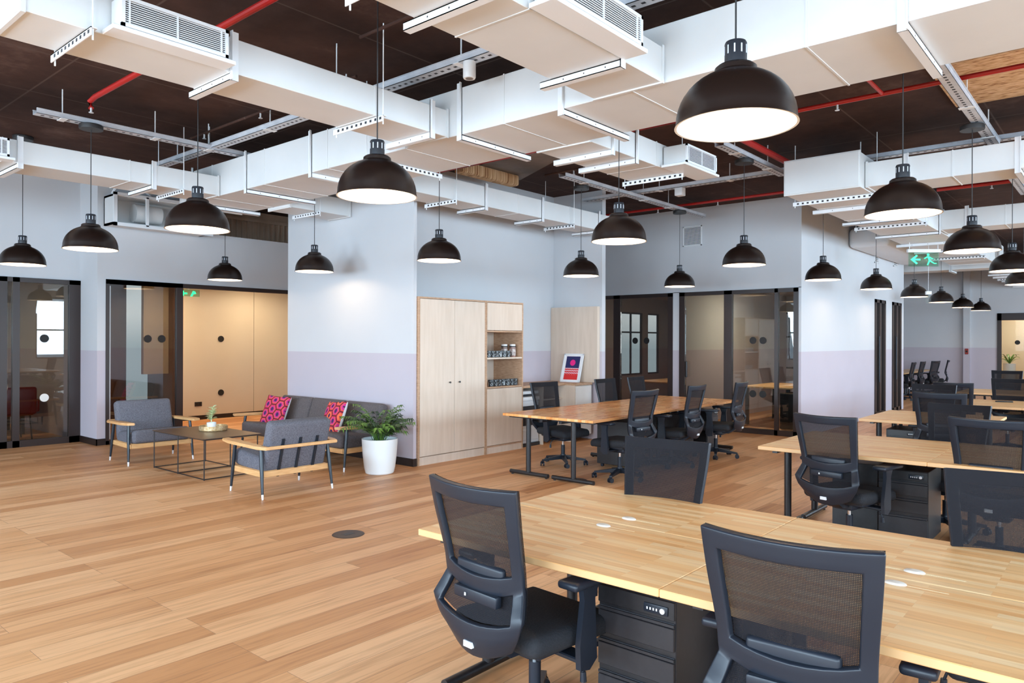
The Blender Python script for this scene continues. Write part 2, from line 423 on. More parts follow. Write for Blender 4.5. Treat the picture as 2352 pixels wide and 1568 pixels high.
# column mass, nook back wall and the short partition that closes the nook
b = MB(); b.box(6.3, 7.66, 0, 9.2, 9.93, SL); b.box(6.3, 7.05, 0, 6.352, 7.66, SL); b.box(9.2, 7.66, 0, 10.06, 7.80, SL)
struct(b.build('wall_column', M_wall, smooth=False))
b = MB(); b.box(6.288, 7.038, 0, 6.3, 9.93, 0.10); b.box(6.3, 7.038, 0, 6.352, 7.05, 0.10)
struct(b.build('baseboard_column', M_base, smooth=False))
b = MB(); b.box(10.06, 6.66, 0, 10.16, 9.93, SL); b.box(9.2, 9.80, 0, 12.7, 9.93, SL)
struct(b.build('wall_partition', M_wall, smooth=False))
# wall with the two glazed meeting room fronts (plane x = 12.55)
b = MB()
b.box(12.55, 4.3, GL - 0.01, 12.67, 9.93, SL); b.box(12.55, 6.56, 0, 12.67, 6.70, GL); b.box(12.55, 4.3, 0, 12.67, 4.345, GL)
b.box(12.55, 8.75, 0, 12.67, 9.93, GL)
struct(b.build('wall_meeting_rooms', M_wall, smooth=False))
# long wall y = 4.3 running away to the right, with two doors
b = MB()
b.box(12.67, 4.3, 0, 17.1, 4.42, SL); b.box(17.1, 4.3, GL, 19.7, 4.42, SL); b.box(17.97, 4.3, 0, 18.58, 4.42, GL); b.box(19.42, 4.3, 0, 19.7, 4.42, GL)
b.box(17.1, 4.52, 0, 19.7, 4.6, SL); b.box(19.62, 4.42, 0, 19.7, 7.2, SL)
struct(b.build('wall_right', M_wall, smooth=False))
# far end of the office
b = MB(); b.box(19.7, 7.2, 0, 27.0, 7.35, SL)
b.box(27.0, 3.27, 0, 27.15, 7.35, SL); b.box(27.0, 1.2, 2.52, 27.15, 3.27, SL); b.box(27.0, -5.5, 0, 27.15, 1.2, SL); b.box(26.86, 3.98, 0, 27.0, 4.16, SL)
struct(b.build('wall_far', M_wall, smooth=False))
# rooms behind the glazing
b = MB(); b.box(18.2, 4.62, 0, 18.35, 4.9, 3.0); b.box(18.2, 4.9, 0, 18.35, 9.9, 0.95); b.box(18.2, 4.9, 2.35, 18.35, 9.9, 3.0)
for y in (4.9, 6.2, 7.5, 8.8): b.box(18.2, y, 0.95, 18.35, y + 0.16, 2.35)
b.box(12.67, 6.60, 0, 18.2, 6.66, 3.0)
b.box(12.7, 9.85, 0, 18.35, 9.95, 0.75); b.box(12.7, 9.85, 2.36, 18.35, 9.95, 3.0)
for x0, x1 in ((12.7, 15.74), (16.82, 17.08), (17.70, 18.35)): b.box(x0, 9.85, 0.75, x1, 9.95, 2.36)
struct(b.build('wall_meeting_interior', M_wall, smooth=False))
struct(MB().box(12.67, 4.62, 2.75, 18.35, 9.95, 2.85).build('ceiling_meeting', M_wallplain, smooth=False))
b = MB()
for x in (15.74, 16.78, 16.26, 17.08, 17.66): b.box(x, 9.88, .75, x + .04, 9.92, 2.36)
for z in (.75, 1.83, 2.32): b.box(15.74, 9.88, z, 17.70, 9.92, z + .04)
for y in (5.06, 5.7, 6.16, 6.36, 7.0, 7.46, 8.2): b.box(18.25, y, .95, 18.3, y + .04, 2.35)
for z in (.95, 1.72, 2.31): b.box(18.25, 4.9, z, 18.3, 9.8, z + .04)
struct(b.build('window_12', M_frame, smooth=False))
b = MB(); b.box(0.05, 12.9, 0, 0.2, 17.2, 2.9); b.box(0.2, 16.6, 0, 4.5, 16.75, 2.9); b.box(4.4, 12.9, 0, 4.5, 16.6, 2.9)
struct(b.build('wall_lounge_room', M_wall, smooth=False))
struct(MB().box(0.05, 12.9, 2.75, 4.5, 16.75, 2.85).build('ceiling_lounge_room', M_wallplain, smooth=False))
b = MB(); b.box(4.5, 15.4, 0, 6.10, 15.55, 2.75); b.box(6.58, 14.42, 0, 6.79, 15.55, 2.75)
struct(b.build('wall_corridor_dark', M_darkwood, smooth=False))
b = MB()
for x0, x1 in ((6.79, 8.315), (8.325, 9.2)): b.box(x0, 14.42, 0.09, x1, 14.5, 2.75)
b.box(6.10, 14.60, .95, 6.58, 14.7, 2.75); b.box(6.79, 14.5, 0, 9.2, 14.55, 2.75); b.box(9.2, 9.93, 0, 9.3, 14.55, 2.75)
struct(b.build('wall_corridor_joinery', M_beige, smooth=False))
struct(MB().box(6.79, 14.44, 0, 9.2, 14.5, 0.09).build('baseboard_joinery', M_base, smooth=False))
struct(MB().box(4.47, 12.2, 2.75, 9.3, 15.6, 2.85).build('ceiling_corridor', M_wallplain, smooth=False))
b = MB()
b.box(6.0, 13.0, 2.9, 9.3, 13.1, SL)
for i in range(26): b.box(6.35 + i * 0.11, 12.96, 2.9, 6.38 + i * 0.11, 13.0, 3.92)
b.box(6.35, 12.94, 3.90, 9.3, 13.0, 3.96)
struct(b.build('wall_clerestory_slats', noisy('brown_slat_paint', (.48, .34, .24), (.58, .42, .31), 4, .6), smooth=False))
b = MB(); b.box(29.3, 0.2, 0, 29.4, 4.6, 3.0)
for y in (2.1, 2.35): b.box(29.25, y, 0, 29.3, y + 0.05, 3.0)
b.box(27.15, 4.2, 0, 29.4, 4.3, 3.0); b.box(27.15, 0.2, 0, 29.4, 0.3, 3.0)
struct(b.build('wall_far_room', M_beige, smooth=False))
struct(MB().box(27.15, 0.2, 2.9, 29.4, 4.3, 3.0).build('ceiling_far_room', M_wallplain, smooth=False))

# glazed fronts: dark frame > panes > round markers
def glazing(name, axis, at, spans, top, post=0.09, head=0.07, sill=0.09, th=0.07, panes=M_glass):
    """spans: list of (a0, a1, frame width left, right) along the wall"""
    b = MB()
    def bx(B, u0, u1, z0, z1, t=th, off=0.0):
        if axis == 'x': B.box(at + off, u0, z0, at + off + t, u1, z1)
        else: B.box(u0, at + off, z0, u1, at + off + t, z1)
    lo = min(s[0] for s in spans); hi = max(s[1] for s in spans)
    bx(b, lo, hi, top - head, top)
    for a0, a1, l, r, full in spans:
        bx(b, a0, a0 + l, 0, top); bx(b, a1 - r, a1, 0, top)
        if full: bx(b, a0, a1, 0, sill)
    root = struct(b.build(name, M_frame, smooth=False))
    for a0, a1, l, r, full in spans:
        if not full: continue
        p = MB(); bx(p, a0 + l, a1 - r, sill, top - head, 0.012, th / 2)
        p.build('pane', panes, root, smooth=False)
    return root
def dot(parent, axis, at, u, z, r=0.062, m=M_dot, d=-1, t=0.004):
    p = (at, u, z) if axis == 'x' else (u, at, z)
    q = (at + d * t, u, z) if axis == 'x' else (u, at + d * t, z)
    return MB().cyl(p, q, r, n=28).build('round_marker', m, parent, smooth=False)
w1 = glazing('door_1', 'y', 12.72, [(0.2, 3.30, 0.09, 0.04, 1), (3.30, 3.49, 0.06, 0.06, 1), (3.49, 4.35, 0.03, 0.16, 1)], GL, head=0.07, sill=0.10)
dot(w1, 'y', 12.755, 3.856, 1.634); dot(w1, 'y', 12.755, 3.856, 0.724, m=M_grom)
w2 = glazing('door_2', 'y', 12.03, [(4.47, 5.66, 0.05, 0.10, 1)], GL, sill=0.06, panes=M_glassd)
MB().box(4.47, 12.03, GL - 0.07, 9.2, 12.10, GL).build('header_rail', M_frame, w2, smooth=False)
dot(w2, 'y', 12.06, 5.105, 1.634); dot(w2, 'y', 12.06, 5.326, 1.634)
MB().box(4.525, 12.045, 0.08, 4.54, 12.075, 2.45).build('bright_glass_edge', M_mfp, w2, smooth=False)  # pale strip put in for the bright edge of the glass
w3 = glazing('door_3', 'x', 12.53, [(7.90, 8.75, 0.12, 0.06, 1), (6.70, 7.90, 0.10, 0.03, 1)], GL - 0.01, panes=M_glassd)
for u in (7.531, 7.276): dot(w3, 'x', 12.56, u, 1.63)
w4 = glazing('door_4', 'x', 12.53, [(5.55, 6.56, 0.12, 0.11, 1), (4.72, 5.55, 0.03, 0.03, 1), (4.345, 4.72, 0.08, 0.03, 1)], GL - 0.01)
for u in (5.139, 4.96):
    for z in (1.64, 0.70): dot(w4, 'x', 12.56, u, z)
MB().box(12.49, 6.38, 0.95, 12.53, 6.42, 1.25, 0.008).build('lock_plate', M_steel, w4)
for n, (x0, x1) in enumerate(((17.1, 17.97), (18.58, 19.42))):
    d = glazing('door_%d' % (5 + n), 'y', 4.28, [(x0, x0 + .42, 0.12, 0.06, 1), (x0 + .42, x1, 0.08, 0.10, 1)], GL, panes=M_glassd)
    MB().box(x0, 4.40, 0, x1, 4.42, GL).build('door_leaf', M_frame, d, smooth=False)  # dark board added behind the panes to keep the glass dark
    MB().cyl((x0 + 0.16, 4.24, 0.75), (x0 + 0.16, 4.24, 1.75), 0.016).build('pull_handle', M_plast, d)
w7 = glazing('door_7', 'x', 26.97, [(1.2, 3.27, 0.11, 0.11, 1)], 2.52, head=0.22, sill=0.10, panes=M_softglass)
dot(w7, 'x', 27.0, 2.752, 1.62, 0.07)
# markers, socket and grilles fixed to walls
for u, z, l in ((7.576, 1.641, 'black round marker at eye height on the beige corridor wall'), (7.579, 0.531, 'black round marker low on the beige corridor wall')):
    tag(MB().cyl((u, 14.42, z), (u, 14.405, z), 0.063, n=28).build('round_wall_marker', M_dot, smooth=False), l, 'marker', 'round markers on the beige wall')
t = thing('wall_socket', 'small dark wall socket low on the beige corridor wall', 'socket', (7.1, 14.42, 0.32))
MB().box(-0.075, -0.012, -0.045, 0.075, 0, 0.045, 0.004).build('socket_plate', M_steel, t)
for x in (-0.035, 0.035): MB().box(x - 0.02, -0.016, -0.02, x + 0.02, -0.012, 0.02).build('socket_insert', M_dot, t, smooth=False)
t = thing('wall_socket', 'black double socket on the column behind the palm', 'socket', (6.3, 7.38, .50), R(-90))
MB().box(-0.06, -0.012, -0.04, 0.06, 0, 0.06, 0.004).build('socket_plate', M_steel, t)
for z in (-.015, .035): MB().box(-.045, -0.016, z - 0.016, .045, -0.012, z + 0.016).build('socket_insert', M_dot, t, smooth=False)
tag(MB().box(4.335, 12.22, 3.22, 4.35, 12.42, 3.52, .002).build('cover_plate_panel', M_tray, smooth=False), 'small grey cover plate high on the narrow white pier, behind a pendant lamp', 'cover plate')
def grille(name, label, w, h, n, loc, rz, group=None, vert=False, fm=M_white):
    """face looks along local -Y"""
    t = thing(name, label, 'vent grille', loc, rz, group)
    b = MB()
    for x0, z0, x1, z1 in ((0, 0, w, 0.018), (0, h - 0.018, w, h), (0, 0, 0.018, h), (w - 0.018, 0, w, h)): b.box(x0, -0.015, z0, x1, 0, z1)
    b.build('grille_frame', fm, t, smooth=False)
    MB().box(0.01, -0.002, 0.01, w - 0.01, 0.0, h - 0.01).build('dark_backing', M_hole, t, smooth=False)
    s_ = MB()
    for i in range(n):
        z = 0.018 + (h - 0.036) * (i + 0.5) / n; hh = (h - 0.036) / n * 0.27
        s_.box(0.018, -0.012, z - hh, w - 0.018, -0.006, z + hh)
    for k in range(1, 3):
        if vert: s_.box(w * k / 3 - 0.005, -0.014, 0.01, w * k / 3 + 0.005, -0.004, h - 0.01)
    s_.build('louvre_blades', fm, t, smooth=False)
    return t
grille('wall_grille', 'square white louvred grille high above the meeting room doors', 0.38, 0.37, 14, (12.548, 6.49, 3.40), R(-90))
grille('wall_grille', 'small grey louvred grille high on the right wall, nearer of the two', 0.33, 0.34, 9, (17.05, 4.298, 3.33), 0, 'grilles on the right wall')
grille('wall_grille', 'small grey louvred grille high on the right wall beside the far corner', 0.36, 0.34, 9, (18.66, 4.298, 3.38), 0, 'grilles on the right wall')
t = thing('alarm_button', 'small dark red alarm button on the white pier at the far end', 'alarm button', (26.86, 4.06, 1.33))
MB().box(-0.03, -0.045, -0.09, 0, 0.045, 0.09, 0.006).build('button_body', M_redlea, t)
MB().cyl((-0.03, 0, 0.0), (-0.045, 0, 0.0), 0.03).build('push_button', M_dot, t)

# ------------------------------------------------------------------ pendant lamps
def make_pendant(loc, label, drop=1.258):
    t = thing('pendant_lamp', label, 'pendant lamp', loc, 0, 'black dome pendant lamps over the office')
    D = 0.2475
    outer = [(D + 0.006, 0.0), (D + 0.004, 0.006), (D, 0.02)]
    for k in range(1, 12):
        a = R(90) * k / 12; outer.append((D * math.cos(a) ** 0.92 if k < 12 else 0, 0.02 + 0.215 * math.sin(a)))
    outer = [p for p in outer if p[0] > 0.085] + [(0.088, 0.228), (0.086, 0.246), (0.074, 0.256), (0.046, 0.260)]
    b = MB(); b.mi = 0; b.lathe(outer, 48)
    b.mi = 1
    inner = [(D + 0.006, 0.0), (D - 0.004, 0.001)] + [((r - 0.006), z - 0.004) for r, z in outer[2:-3]] + [(0.0, 0.225)]
    b.lathe(inner, 48)
    me = b.mesh('lamp_shade', [M_shade, M_shadein], True, 40)
    # keep facing of the lining: two shells share the rim
    sh = link_mesh('lamp_shade', me, t)
    nb = MB(); nb.lathe([(0.046, 0.258), (0.046, 0.348), (0.042, 0.356), (0.012, 0.358), (0.0, 0.358)], 28)
    sb = nb; sb.mi = 1
    for k in range(10):
        a = 2 * math.pi * k / 10
        sb.box(-0.0030, 0.0452, 0.300, 0.0030, 0.0472, 0.336, M=Matrix.Rotation(a, 4, 'Z'))
    nb.build('lamp_neck', [M_neck, M_tray], t)
    MB().cyl((0, 0, 0.356), (0, 0, drop - 0.043), 0.0042, n=6).build('cord', M_cord, t)
    MB().lathe([(0.0, drop - .048), (0.108, drop - .046), (0.110, drop - .036), (0.110, drop - .006), (0.104, drop), (0.0, drop)], 28).build('ceiling_cup', M_cord, t)
    MB().lathe([(0.0, 0.115), (0.022, 0.120), (0.032, 0.14), (0.028, 0.165), (0.016, 0.19), (0.016, 0.215), (0, 0.215)], 20).build('bulb', M_bulb, t)
    return t
RIM = 2.53
lamp_spots = [
 (2.96, 1.29, 'largest dome pendant lamp, nearest the viewer over the front desk'),
 (2.96, 3.66, 'dome pendant lamp in front of the white column, large and left of centre'),
 (5.78, 1.27, 'dome pendant lamp over the second desk row, below the long white duct'),
 (2.90, 5.91, 'dome pendant lamp hanging over the open floor, in front of the corridor slats'),
 (5.71, 3.60, 'dome pendant lamp in front of the partition end, right of the framed poster'),
 (2.84, 8.04, 'dome pendant lamp below the cable tray, in front of the narrow white pier'),
 (8.54, 1.25, 'dome pendant lamp under the cable tray crossing, over the third desk row'),
 (5.79, 6.05, 'dome pendant lamp in front of the tall birch cabinets'),
 (5.67, 8.31, 'dome pendant lamp close to the column face above the sofa'),
 (8.41, 5.92, 'dome pendant lamp above the framed poster and nook'),
 (8.42, 3.56, 'dome pendant lamp above the dark framed glass doors, larger of the two there'),
 (11.03, 5.77, 'dome pendant lamp below the square wall grille, smaller of the two by the glass doors'),
 (11.16, 3.51, 'dome pendant lamp at the white wall corner beside the light spot'),
 (13.65, 3.41, 'dome pendant lamp in front of the two small wall grilles'),
 (2.89, 10.35, 'leftmost dome pendant lamp, in front of the lounge room glazing'),
 (5.60, 10.54, 'small dome pendant lamp in front of the beige corridor joinery'),
 (11.20, 1.20, 'dome pendant lamp cut by the right picture edge, over the fourth desk row'),
 (16.50, 3.41, 'first of the far row of small dome pendants, under the exit sign'),
 (19.02, 3.38, 'second of the far row of small dome pendants, behind the little hanging sign'),
 (22.20, 3.45, 'third of the far row of small dome pendants, before the white far pier'),
 (24.64, 3.38, 'last and smallest of the far row of dome pendants'),
 (13.92, 1.34, 'dome pendant lamp barely entering the right picture edge, lower than its neighbour'),
]
proto_lamp = make_pendant((lamp_spots[0][0], lamp_spots[0][1], RIM), lamp_spots[0][2], SL - RIM)
proto_lamp = None
proto_long = None
on_tray = (5, 6, 9, 10, 11, 2)
for i, (x, y, l) in enumerate(lamp_spots):
    if i == 0: continue
    if i in on_tray:
        if proto_lamp is None: proto_lamp = make_pendant((x, y, RIM), l)
        else: clone(proto_lamp, (x, y, RIM), 0, l)
    elif proto_long is None: proto_long = make_pendant((x, y, RIM), l, SL - RIM)
    else: clone(proto_long, (x, y, RIM), 0, l)
for i, (x, y, l) in enumerate(lamp_spots):
    L = bpy.data.lights.new('lamp_light', 'POINT'); L.energy = LAMP_W; L.color = LAMP_COL; L.shadow_soft_size = 0.035
    o = bpy.data.objects.new('lamp_light', L); COL.objects.link(o); o.location = (x, y, RIM + 0.065)

# ------------------------------------------------------------------ ducts
ZB = 3.38
def hanger(parent, u, lo, hi, zt, axis, zb=ZB, perf=False):
    """channel under the duct with a strap up its near side; the perforated kind hangs on rods"""
    b = MB(); m = 0.05; e0 = 0.07 if perf else 0.006; e1 = 0.085
    def bx(a0, a1, c0, c1, z0, z1):
        if axis == 'x': b.box(a0, c0, z0, a1, c1, z1)
        else: b.box(c0, a0, z0, c1, a1, z1)
    w = 0.018 if perf else 0.026
    bx(u - w, u + w, lo - e0, hi + e1, zb - 0.008, zb - 0.002)
    bx(u - w, u - w + 0.006, lo - e0, hi + e1, zb - m, zb - 0.002)
    if not perf:
        bx(u - w, u + w, lo - e0, hi + e1, zb - m, zb - m + 0.007)
        bx(u - 0.028, u + 0.028, lo - 0.008, lo, zb - m, zt + 0.04); bx(u - 0.028, u - 0.022, lo - 0.03, lo, zb - m, zt + 0.04)
        bx(u - 0.02, u + 0.02, hi, hi + 0.006, zb, zt + 0.04)
        b.mi = 1
        for k in (0.2, 0.5, 0.8): bx(u - w - 0.001, u - w + 0.001, lo + (hi - lo) * k - 0.004, lo + (hi - lo) * k + 0.004, zb - 0.03, zb - 0.02)
    else:
        for c in (lo - e0 + 0.02, hi + e1 - 0.02):
            if axis == 'x': b.cyl((u, c, zb - 0.07), (u, c, SL), 0.005, n=6)
            else: b.cyl((c, u, zb - 0.07), (c, u, SL), 0.005, n=6)
        b.mi = 1; n = int((hi - lo + e0 + e1) / 0.06)
        for k in range(n): bx(u - w - 0.0015, u - w, lo - e0 + 0.02 + k * 0.06, lo - e0 + 0.045 + k * 0.06, zb - 0.034, zb - 0.014)
    b.build('hanger_bracket', [M_white, M_hole], parent, smooth=False)
def duct(name, label, axis, a0, a1, lo, hi, zb, zt, hangers=(), perf=(), seams=1.2, loc=None):
    b = MB()
    def bx(u0, u1, c0, c1, z0, z1, bev=0):
        if axis == 'x': b.box(u0, c0, z0, u1, c1, z1, bev)
        else: b.box(c0, u0, z0, c1, u1, z1, bev)
    bx(a0, a1, lo, hi, zb, zt, 0.004)
    u = a0 + seams
    while u < a1 - 0.3:
        bx(u - 0.006, u + 0.006, lo - 0.004, hi + 0.004, zb - 0.004, zt + 0.004); u += seams
    for u in (a0 + 0.022, a1 - 0.022): bx(u - 0.012, u + 0.012, lo - 0.010, hi + 0.010, zb - 0.010, zt + 0.010)
    o = tag(b.build(name, M_duct, smooth=False), label, 'air duct', 'white air ducts under the soffit')
    for k, h in enumerate(hangers): hanger(o, h, lo, hi, zt, axis, zb, perf=(h in perf))
    return o
def diffuser_box(parent_label, x0, x1, y0, y1, z0, z1):
    """side outlet box whose grille looks along -Y"""
    t = thing('duct_outlet', parent_label, 'air outlet', (x0, y1, z0), 0, 'side outlets on the ducts')
    w, d, h = x1 - x0, y1 - y0, z1 - z0
    MB().box(0, -d + 0.004, 0.012, w, -0.002, h, 0.003).build('outlet_box', M_duct, t, smooth=False)
    MB().box(-0.05, -d - 0.02, -0.014, w + 0.05, -0.002, 0.012, 0.004).build('drip_ledge', M_white, t, smooth=False)
    b = MB()
    for a in ((0, 0.015, w, 0.035), (0, h - 0.02, w, h), (0, 0.015, 0.02, h), (w - 0.02, 0.015, w, h)): b.box(a[0], -d - 0.014, a[1], a[2], -d + 0.004, a[3])
    b.build('grille_frame', M_white, t, smooth=False)
    MB().box(0.01, -d - 0.001, 0.03, w - 0.01, -d + 0.003, h - 0.01).build('dark_backing', M_hole, t, smooth=False)
    s_ = MB(); n = 11
    for i in range(n):
        z = 0.035 + (h - 0.055) * (i + 0.5) / n
        s_.box(0.02, -d - 0.008, z - 0.0024, w - 0.02, -d - 0.004, z + 0.0024)
    for k in (0.5, 0.93, 0.07): s_.box(w * k - 0.004, -d - 0.013, 0.03, w * k + 0.004, -d - 0.003, h - 0.01)
    s_.build('louvre_blades', M_white, t, smooth=False)
    return t
d1 = duct('air_duct', 'white duct crossing the upper left, carrying a long side grille', 'x', 1.24, 4.448, 4.53, 5.02, ZB, 3.61, (1.59, 2.465, 3.68, 4.25), (1.59, 3.68))
diffuser_box('long white louvred outlet on the upper left duct', 1.70, 2.34, 4.38, 4.515, 3.385, 3.575)
d2 = duct('air_duct', 'deepest and longest white duct, running from the column up to the top right corner', 'y', -4.5, 9.55, 4.45, 5.30, ZB, 3.78, (-1.2, 0.98, 3.32, 4.40, 5.6, 6.6, 7.9, 9.2), (5.6,))
d3 = duct('air_duct', 'white duct entering from the left edge above the lounge glazing', 'x', -3.8, 4.448, 8.50, 9.05, ZB, 3.61, (0.2, 2.35, 3.66, 3.98), (3.98, 0.2))
diffuser_box('small louvred outlet at the left picture edge on its duct', 1.30, 2.22, 8.36, 8.485, 3.385, 3.575)
d4 = duct('air_duct', 'white duct passing above the cabinets and ending at the nook partition', 'x', 5.302, 10.04, 6.48, 6.91, ZB, 3.64, (6.45, 7.05, 8.25, 8.95, 9.7), (6.45, 8.95))
d5 = duct('air_duct', 'wide white duct at the top centre with the large louvred outlet', 'x', 0.6, 4.448, 2.45, 3.00, ZB, 3.62, (2.30, 2.70, 3.92), (2.30,))
diffuser_box('large louvred outlet at the top of the picture, right of centre', 3.02, 3.86, 2.28, 2.435, 3.385, 3.58)
d6 = duct('air_duct', 'short white branch duct beyond the long duct, ending in a louvred outlet', 'x', 5.302, 7.1, 3.66, 4.24, ZB, 3.62, (5.70, 6.12, 6.95), (6.95,))
diffuser_box('louvred outlet at the end of the short branch duct', 6.62, 7.30, 3.40, 3.648, 3.385, 3.585)
d7 = duct('air_duct', 'box ended white duct right of centre running away along the right wall', 'x', 8.80, 19.2, 2.38, 3.22, ZB, 3.78, (9.35, 10.1, 11.4, 12.0, 13.2, 14.6, 16.0, 17.4), (9.35, 12.0, 17.4))
d8 = duct('air_duct', 'white cross duct leaving the box ended duct towards the right edge', 'y', -4.5, 2.376, 9.02, 9.58, ZB + 0.02, 3.68, (1.95, 0.92, -0.6), (-0.6,))
d9 = duct('air_duct', 'white cross duct behind the third desk row lamp at the right edge', 'y', -4.5, 2.376, 13.2, 13.75, ZB + 0.02, 3.70, (2.0, 0.9, -1.0), (-1.0,))
d11 = duct('air_duct', 'farthest white cross duct over the exit sign', 'y', 2.4, 6.9, 20.2, 20.8, 3.36, 3.9, (3.4, 5.6), (5.6,))
d12 = duct('air_duct', 'small white duct stub butting against the column above the sofa', 'x', 5.302, 6.296, 8.35, 8.85, ZB - 0.03, 3.58, (5.75,), (5.75,))
d13 = duct('air_duct', 'far white duct with many hangers fading along the upper right', 'x', 20.9, 26.8, 1.9, 2.7, 3.30, 3.68, (21.4, 22.2, 23.0, 23.8, 24.6, 25.4, 26.2), (23.0, 25.4))
# round end trunk on the right wall
t = tag(MB().box(15.15, 3.55, 3.45, 19.3, 4.295, 3.84, 0.10, 4).build('boxed_duct', M_wallplain), 'smooth white boxed trunk against the top of the right wall', 'air duct')

# fan coil unit on the left wall
t = thing('fan_coil_unit', 'open fronted white air unit hung high on the corridor wall', 'air conditioner', (4.43, 11.62, 3.36))
b = MB()
b.box(0, 0, 0, 1.5, 0.40, 0.03); b.box(0, 0, 0.42, 1.5, 0.40, 0.45); b.box(0, 0.37, 0.03, 1.5, 0.40, 0.42); b.box(0, 0, 0, 0.03, 0.40, 0.45); b.box(1.47, 0, 0, 1.5, 0.4, 0.45)
b.build('casing', M_duct, t, smooth=False)
b = MB(); b.box(-0.02, -0.03, -0.03, 1.52, 0.0, 0.02); b.box(-0.02, -0.03, 0.43, 1.52, 0, 0.47); b.box(-0.02, -0.03, -0.03, 0.03, 0, 0.47)
b.box(0.45, -0.03, 0, 0.49, 0, 0.45); b.build('outer_frame', M_white, t, smooth=False)
MB().cyl((0.35, 0.2, 0.22), (0.75, 0.2, 0.22), 0.14, n=24).build('fan_housing', M_duct, t)
MB().tube([(0.1, 0.35, 0.5), (0.15, 0.3, 0.62), (0.3, 0.25, 0.66), (0.55, 0.25, 0.6), (0.7, 0.2, 0.44)], 0.025).build('refrigerant_pipe', M_white, t)
MB().box(0.95, -0.02, 0.1, 1.35, 0.02, 0.36, 0.004).build('access_panel', M_white, t, smooth=False)

# ------------------------------------------------------------------ cable trays, pipes, sprinklers
def tray(label, axis, a0, a1, c, z=3.80, w=0.11, h=0.05, rods=()):
    b = MB()
    def bx(B, u0, u1, c0, c1, z0, z1):
        if axis == 'x': B.box(u0, c0, z0, u1, c1, z1)
        else: B.box(c0, u0, z0, c1, u1, z1)
    bx(b, a0, a1, c - w / 2, c + w / 2, z, z + 0.004); bx(b, a0, a1, c - w / 2, c - w / 2 + 0.004, z, z + h); bx(b, a0, a1, c + w / 2 - 0.004, c + w / 2, z, z + h)
    bx(b, a0, a1, c - w / 2 - 0.012, c - w / 2, z + h - 0.004, z + h); bx(b, a0, a1, c + w / 2, c + w / 2 + 0.012, z + h - 0.004, z + h)
    b.mi = 1; u = a0 + 0.05
    while u < a1 - 0.05: bx(b, u, u + 0.03, c - 0.012, c + 0.012, z - 0.0008, z); u += 0.075
    o = tag(b.build('cable_tray', [M_tray, M_hole], smooth=False), label, 'cable tray', 'galvanised cable trays under the soffit')
    for r in rods:
        q = MB(); p = (r, c) if axis == 'x' else (c, r)
        q.cyl((*p, z + 0.004), (*p, SL), 0.006, n=6); q.box(p[0] - 0.03, p[1] - w / 2 - 0.01, z - 0.006, p[0] + 0.03, p[1] + w / 2 + 0.01, z) if axis == 'x' else q.box(p[0] - w / 2 - 0.01, p[1] - 0.03, z - 0.006, p[0] + w / 2 + 0.01, p[1] + 0.03, z)
        q.build('hanging_rod', M_white, o, smooth=False)
    return o
tray('thin tray on the left carrying a black lamp cup', 'x', 2.36, 4.9, 8.10, rods=(2.6, 3.5, 4.1))
tray('long tray running behind the upper left duct', 'y', -1.0, 9.6, 4.16, z=3.82, rods=(2.9, 4.1, 5.6, 6.9, 8.2, 9.0))
tray('tray in the centre distance crossing towards the meeting room wall', 'x', 7.80, 11.95, 5.80, rods=(8.3, 9.9, 10.7))
tray('long cross tray over the third desk row', 'y', -2.0, 6.75, 9.68, z=3.86, rods=(0.6, 2.6, 4.3, 5.4))
tray('short tray in front of the thick red pipe', 'x', 7.69, 9.62, 3.54, rods=(8.1, 9.1))
tray('tray sloping down from the top right past the raw ceiling patch', 'x', 5.32, 9.62, 1.20, rods=(7.9, 9.2))
tray('tray at the right edge leading to the farther rows', 'x', 9.75, 13.1, 1.25, rods=(11.0,))
def pipe(label, pts, r, m=M_red, name='sprinkler_pipe', cat='pipe'):
    b = MB(); b.tube(pts, r, 10)
    return tag(b.build(name, m), label, cat, 'sprinkler pipes')
def head(parent, x, y, z):
    b = MB(); b.cyl((x, y, z), (x, y, z - 0.05), 0.010, n=8); b.cyl((x, y, z - 0.05), (x, y, z - 0.055), 0.022, n=10); b.build('sprinkler_head', M_tip, parent)
p = pipe('red pipe at the upper left ending in a sprinkler head', [(2.72, 7.70, 3.86), (2.72, 7.73, 3.93), (2.72, 7.6, 3.95), (2.72, 3.1, 3.95)], 0.026); head(p, 2.72, 7.70, 3.87)
p = pipe('red pipe seen between the ducts above the cabinets', [(6.97, 7.6, 3.95), (6.97, 3.3, 3.95)], 0.028)
p = pipe('red pipe along the top of the meeting room wall', [(11.25, 7.4, 3.92), (11.25, 3.3, 3.92)], 0.022); head(p, 11.25, 5.2, 3.90); head(p, 11.25, 6.3, 3.90)
p = pipe('red pipe crossing under the raw ceiling patch at the upper right', [(7.40, 3.2, 3.93), (7.40, -2.0, 3.93)], 0.022); head(p, 7.40, 2.2, 3.91)
p = pipe('short red branch pipe behind the long duct on the right', [(5.9, 1.80, 3.93), (7.38, 1.80, 3.93)], 0.018)
p = pipe('thick red pipe below the largest lamp', [(7.5, 3.42, 3.93), (10.0, 3.42, 3.93)], 0.040)
p = pipe('far red pipe at the right edge', [(13.45, 2.9, 3.95), (13.45, -2.0, 3.95)], 0.026) if False else pipe('far red pipe at the right edge', [(12.6, 2.3, 3.93), (12.6, -2.0, 3.93)], 0.028); head(p, 12.6, 1.6, 3.91)
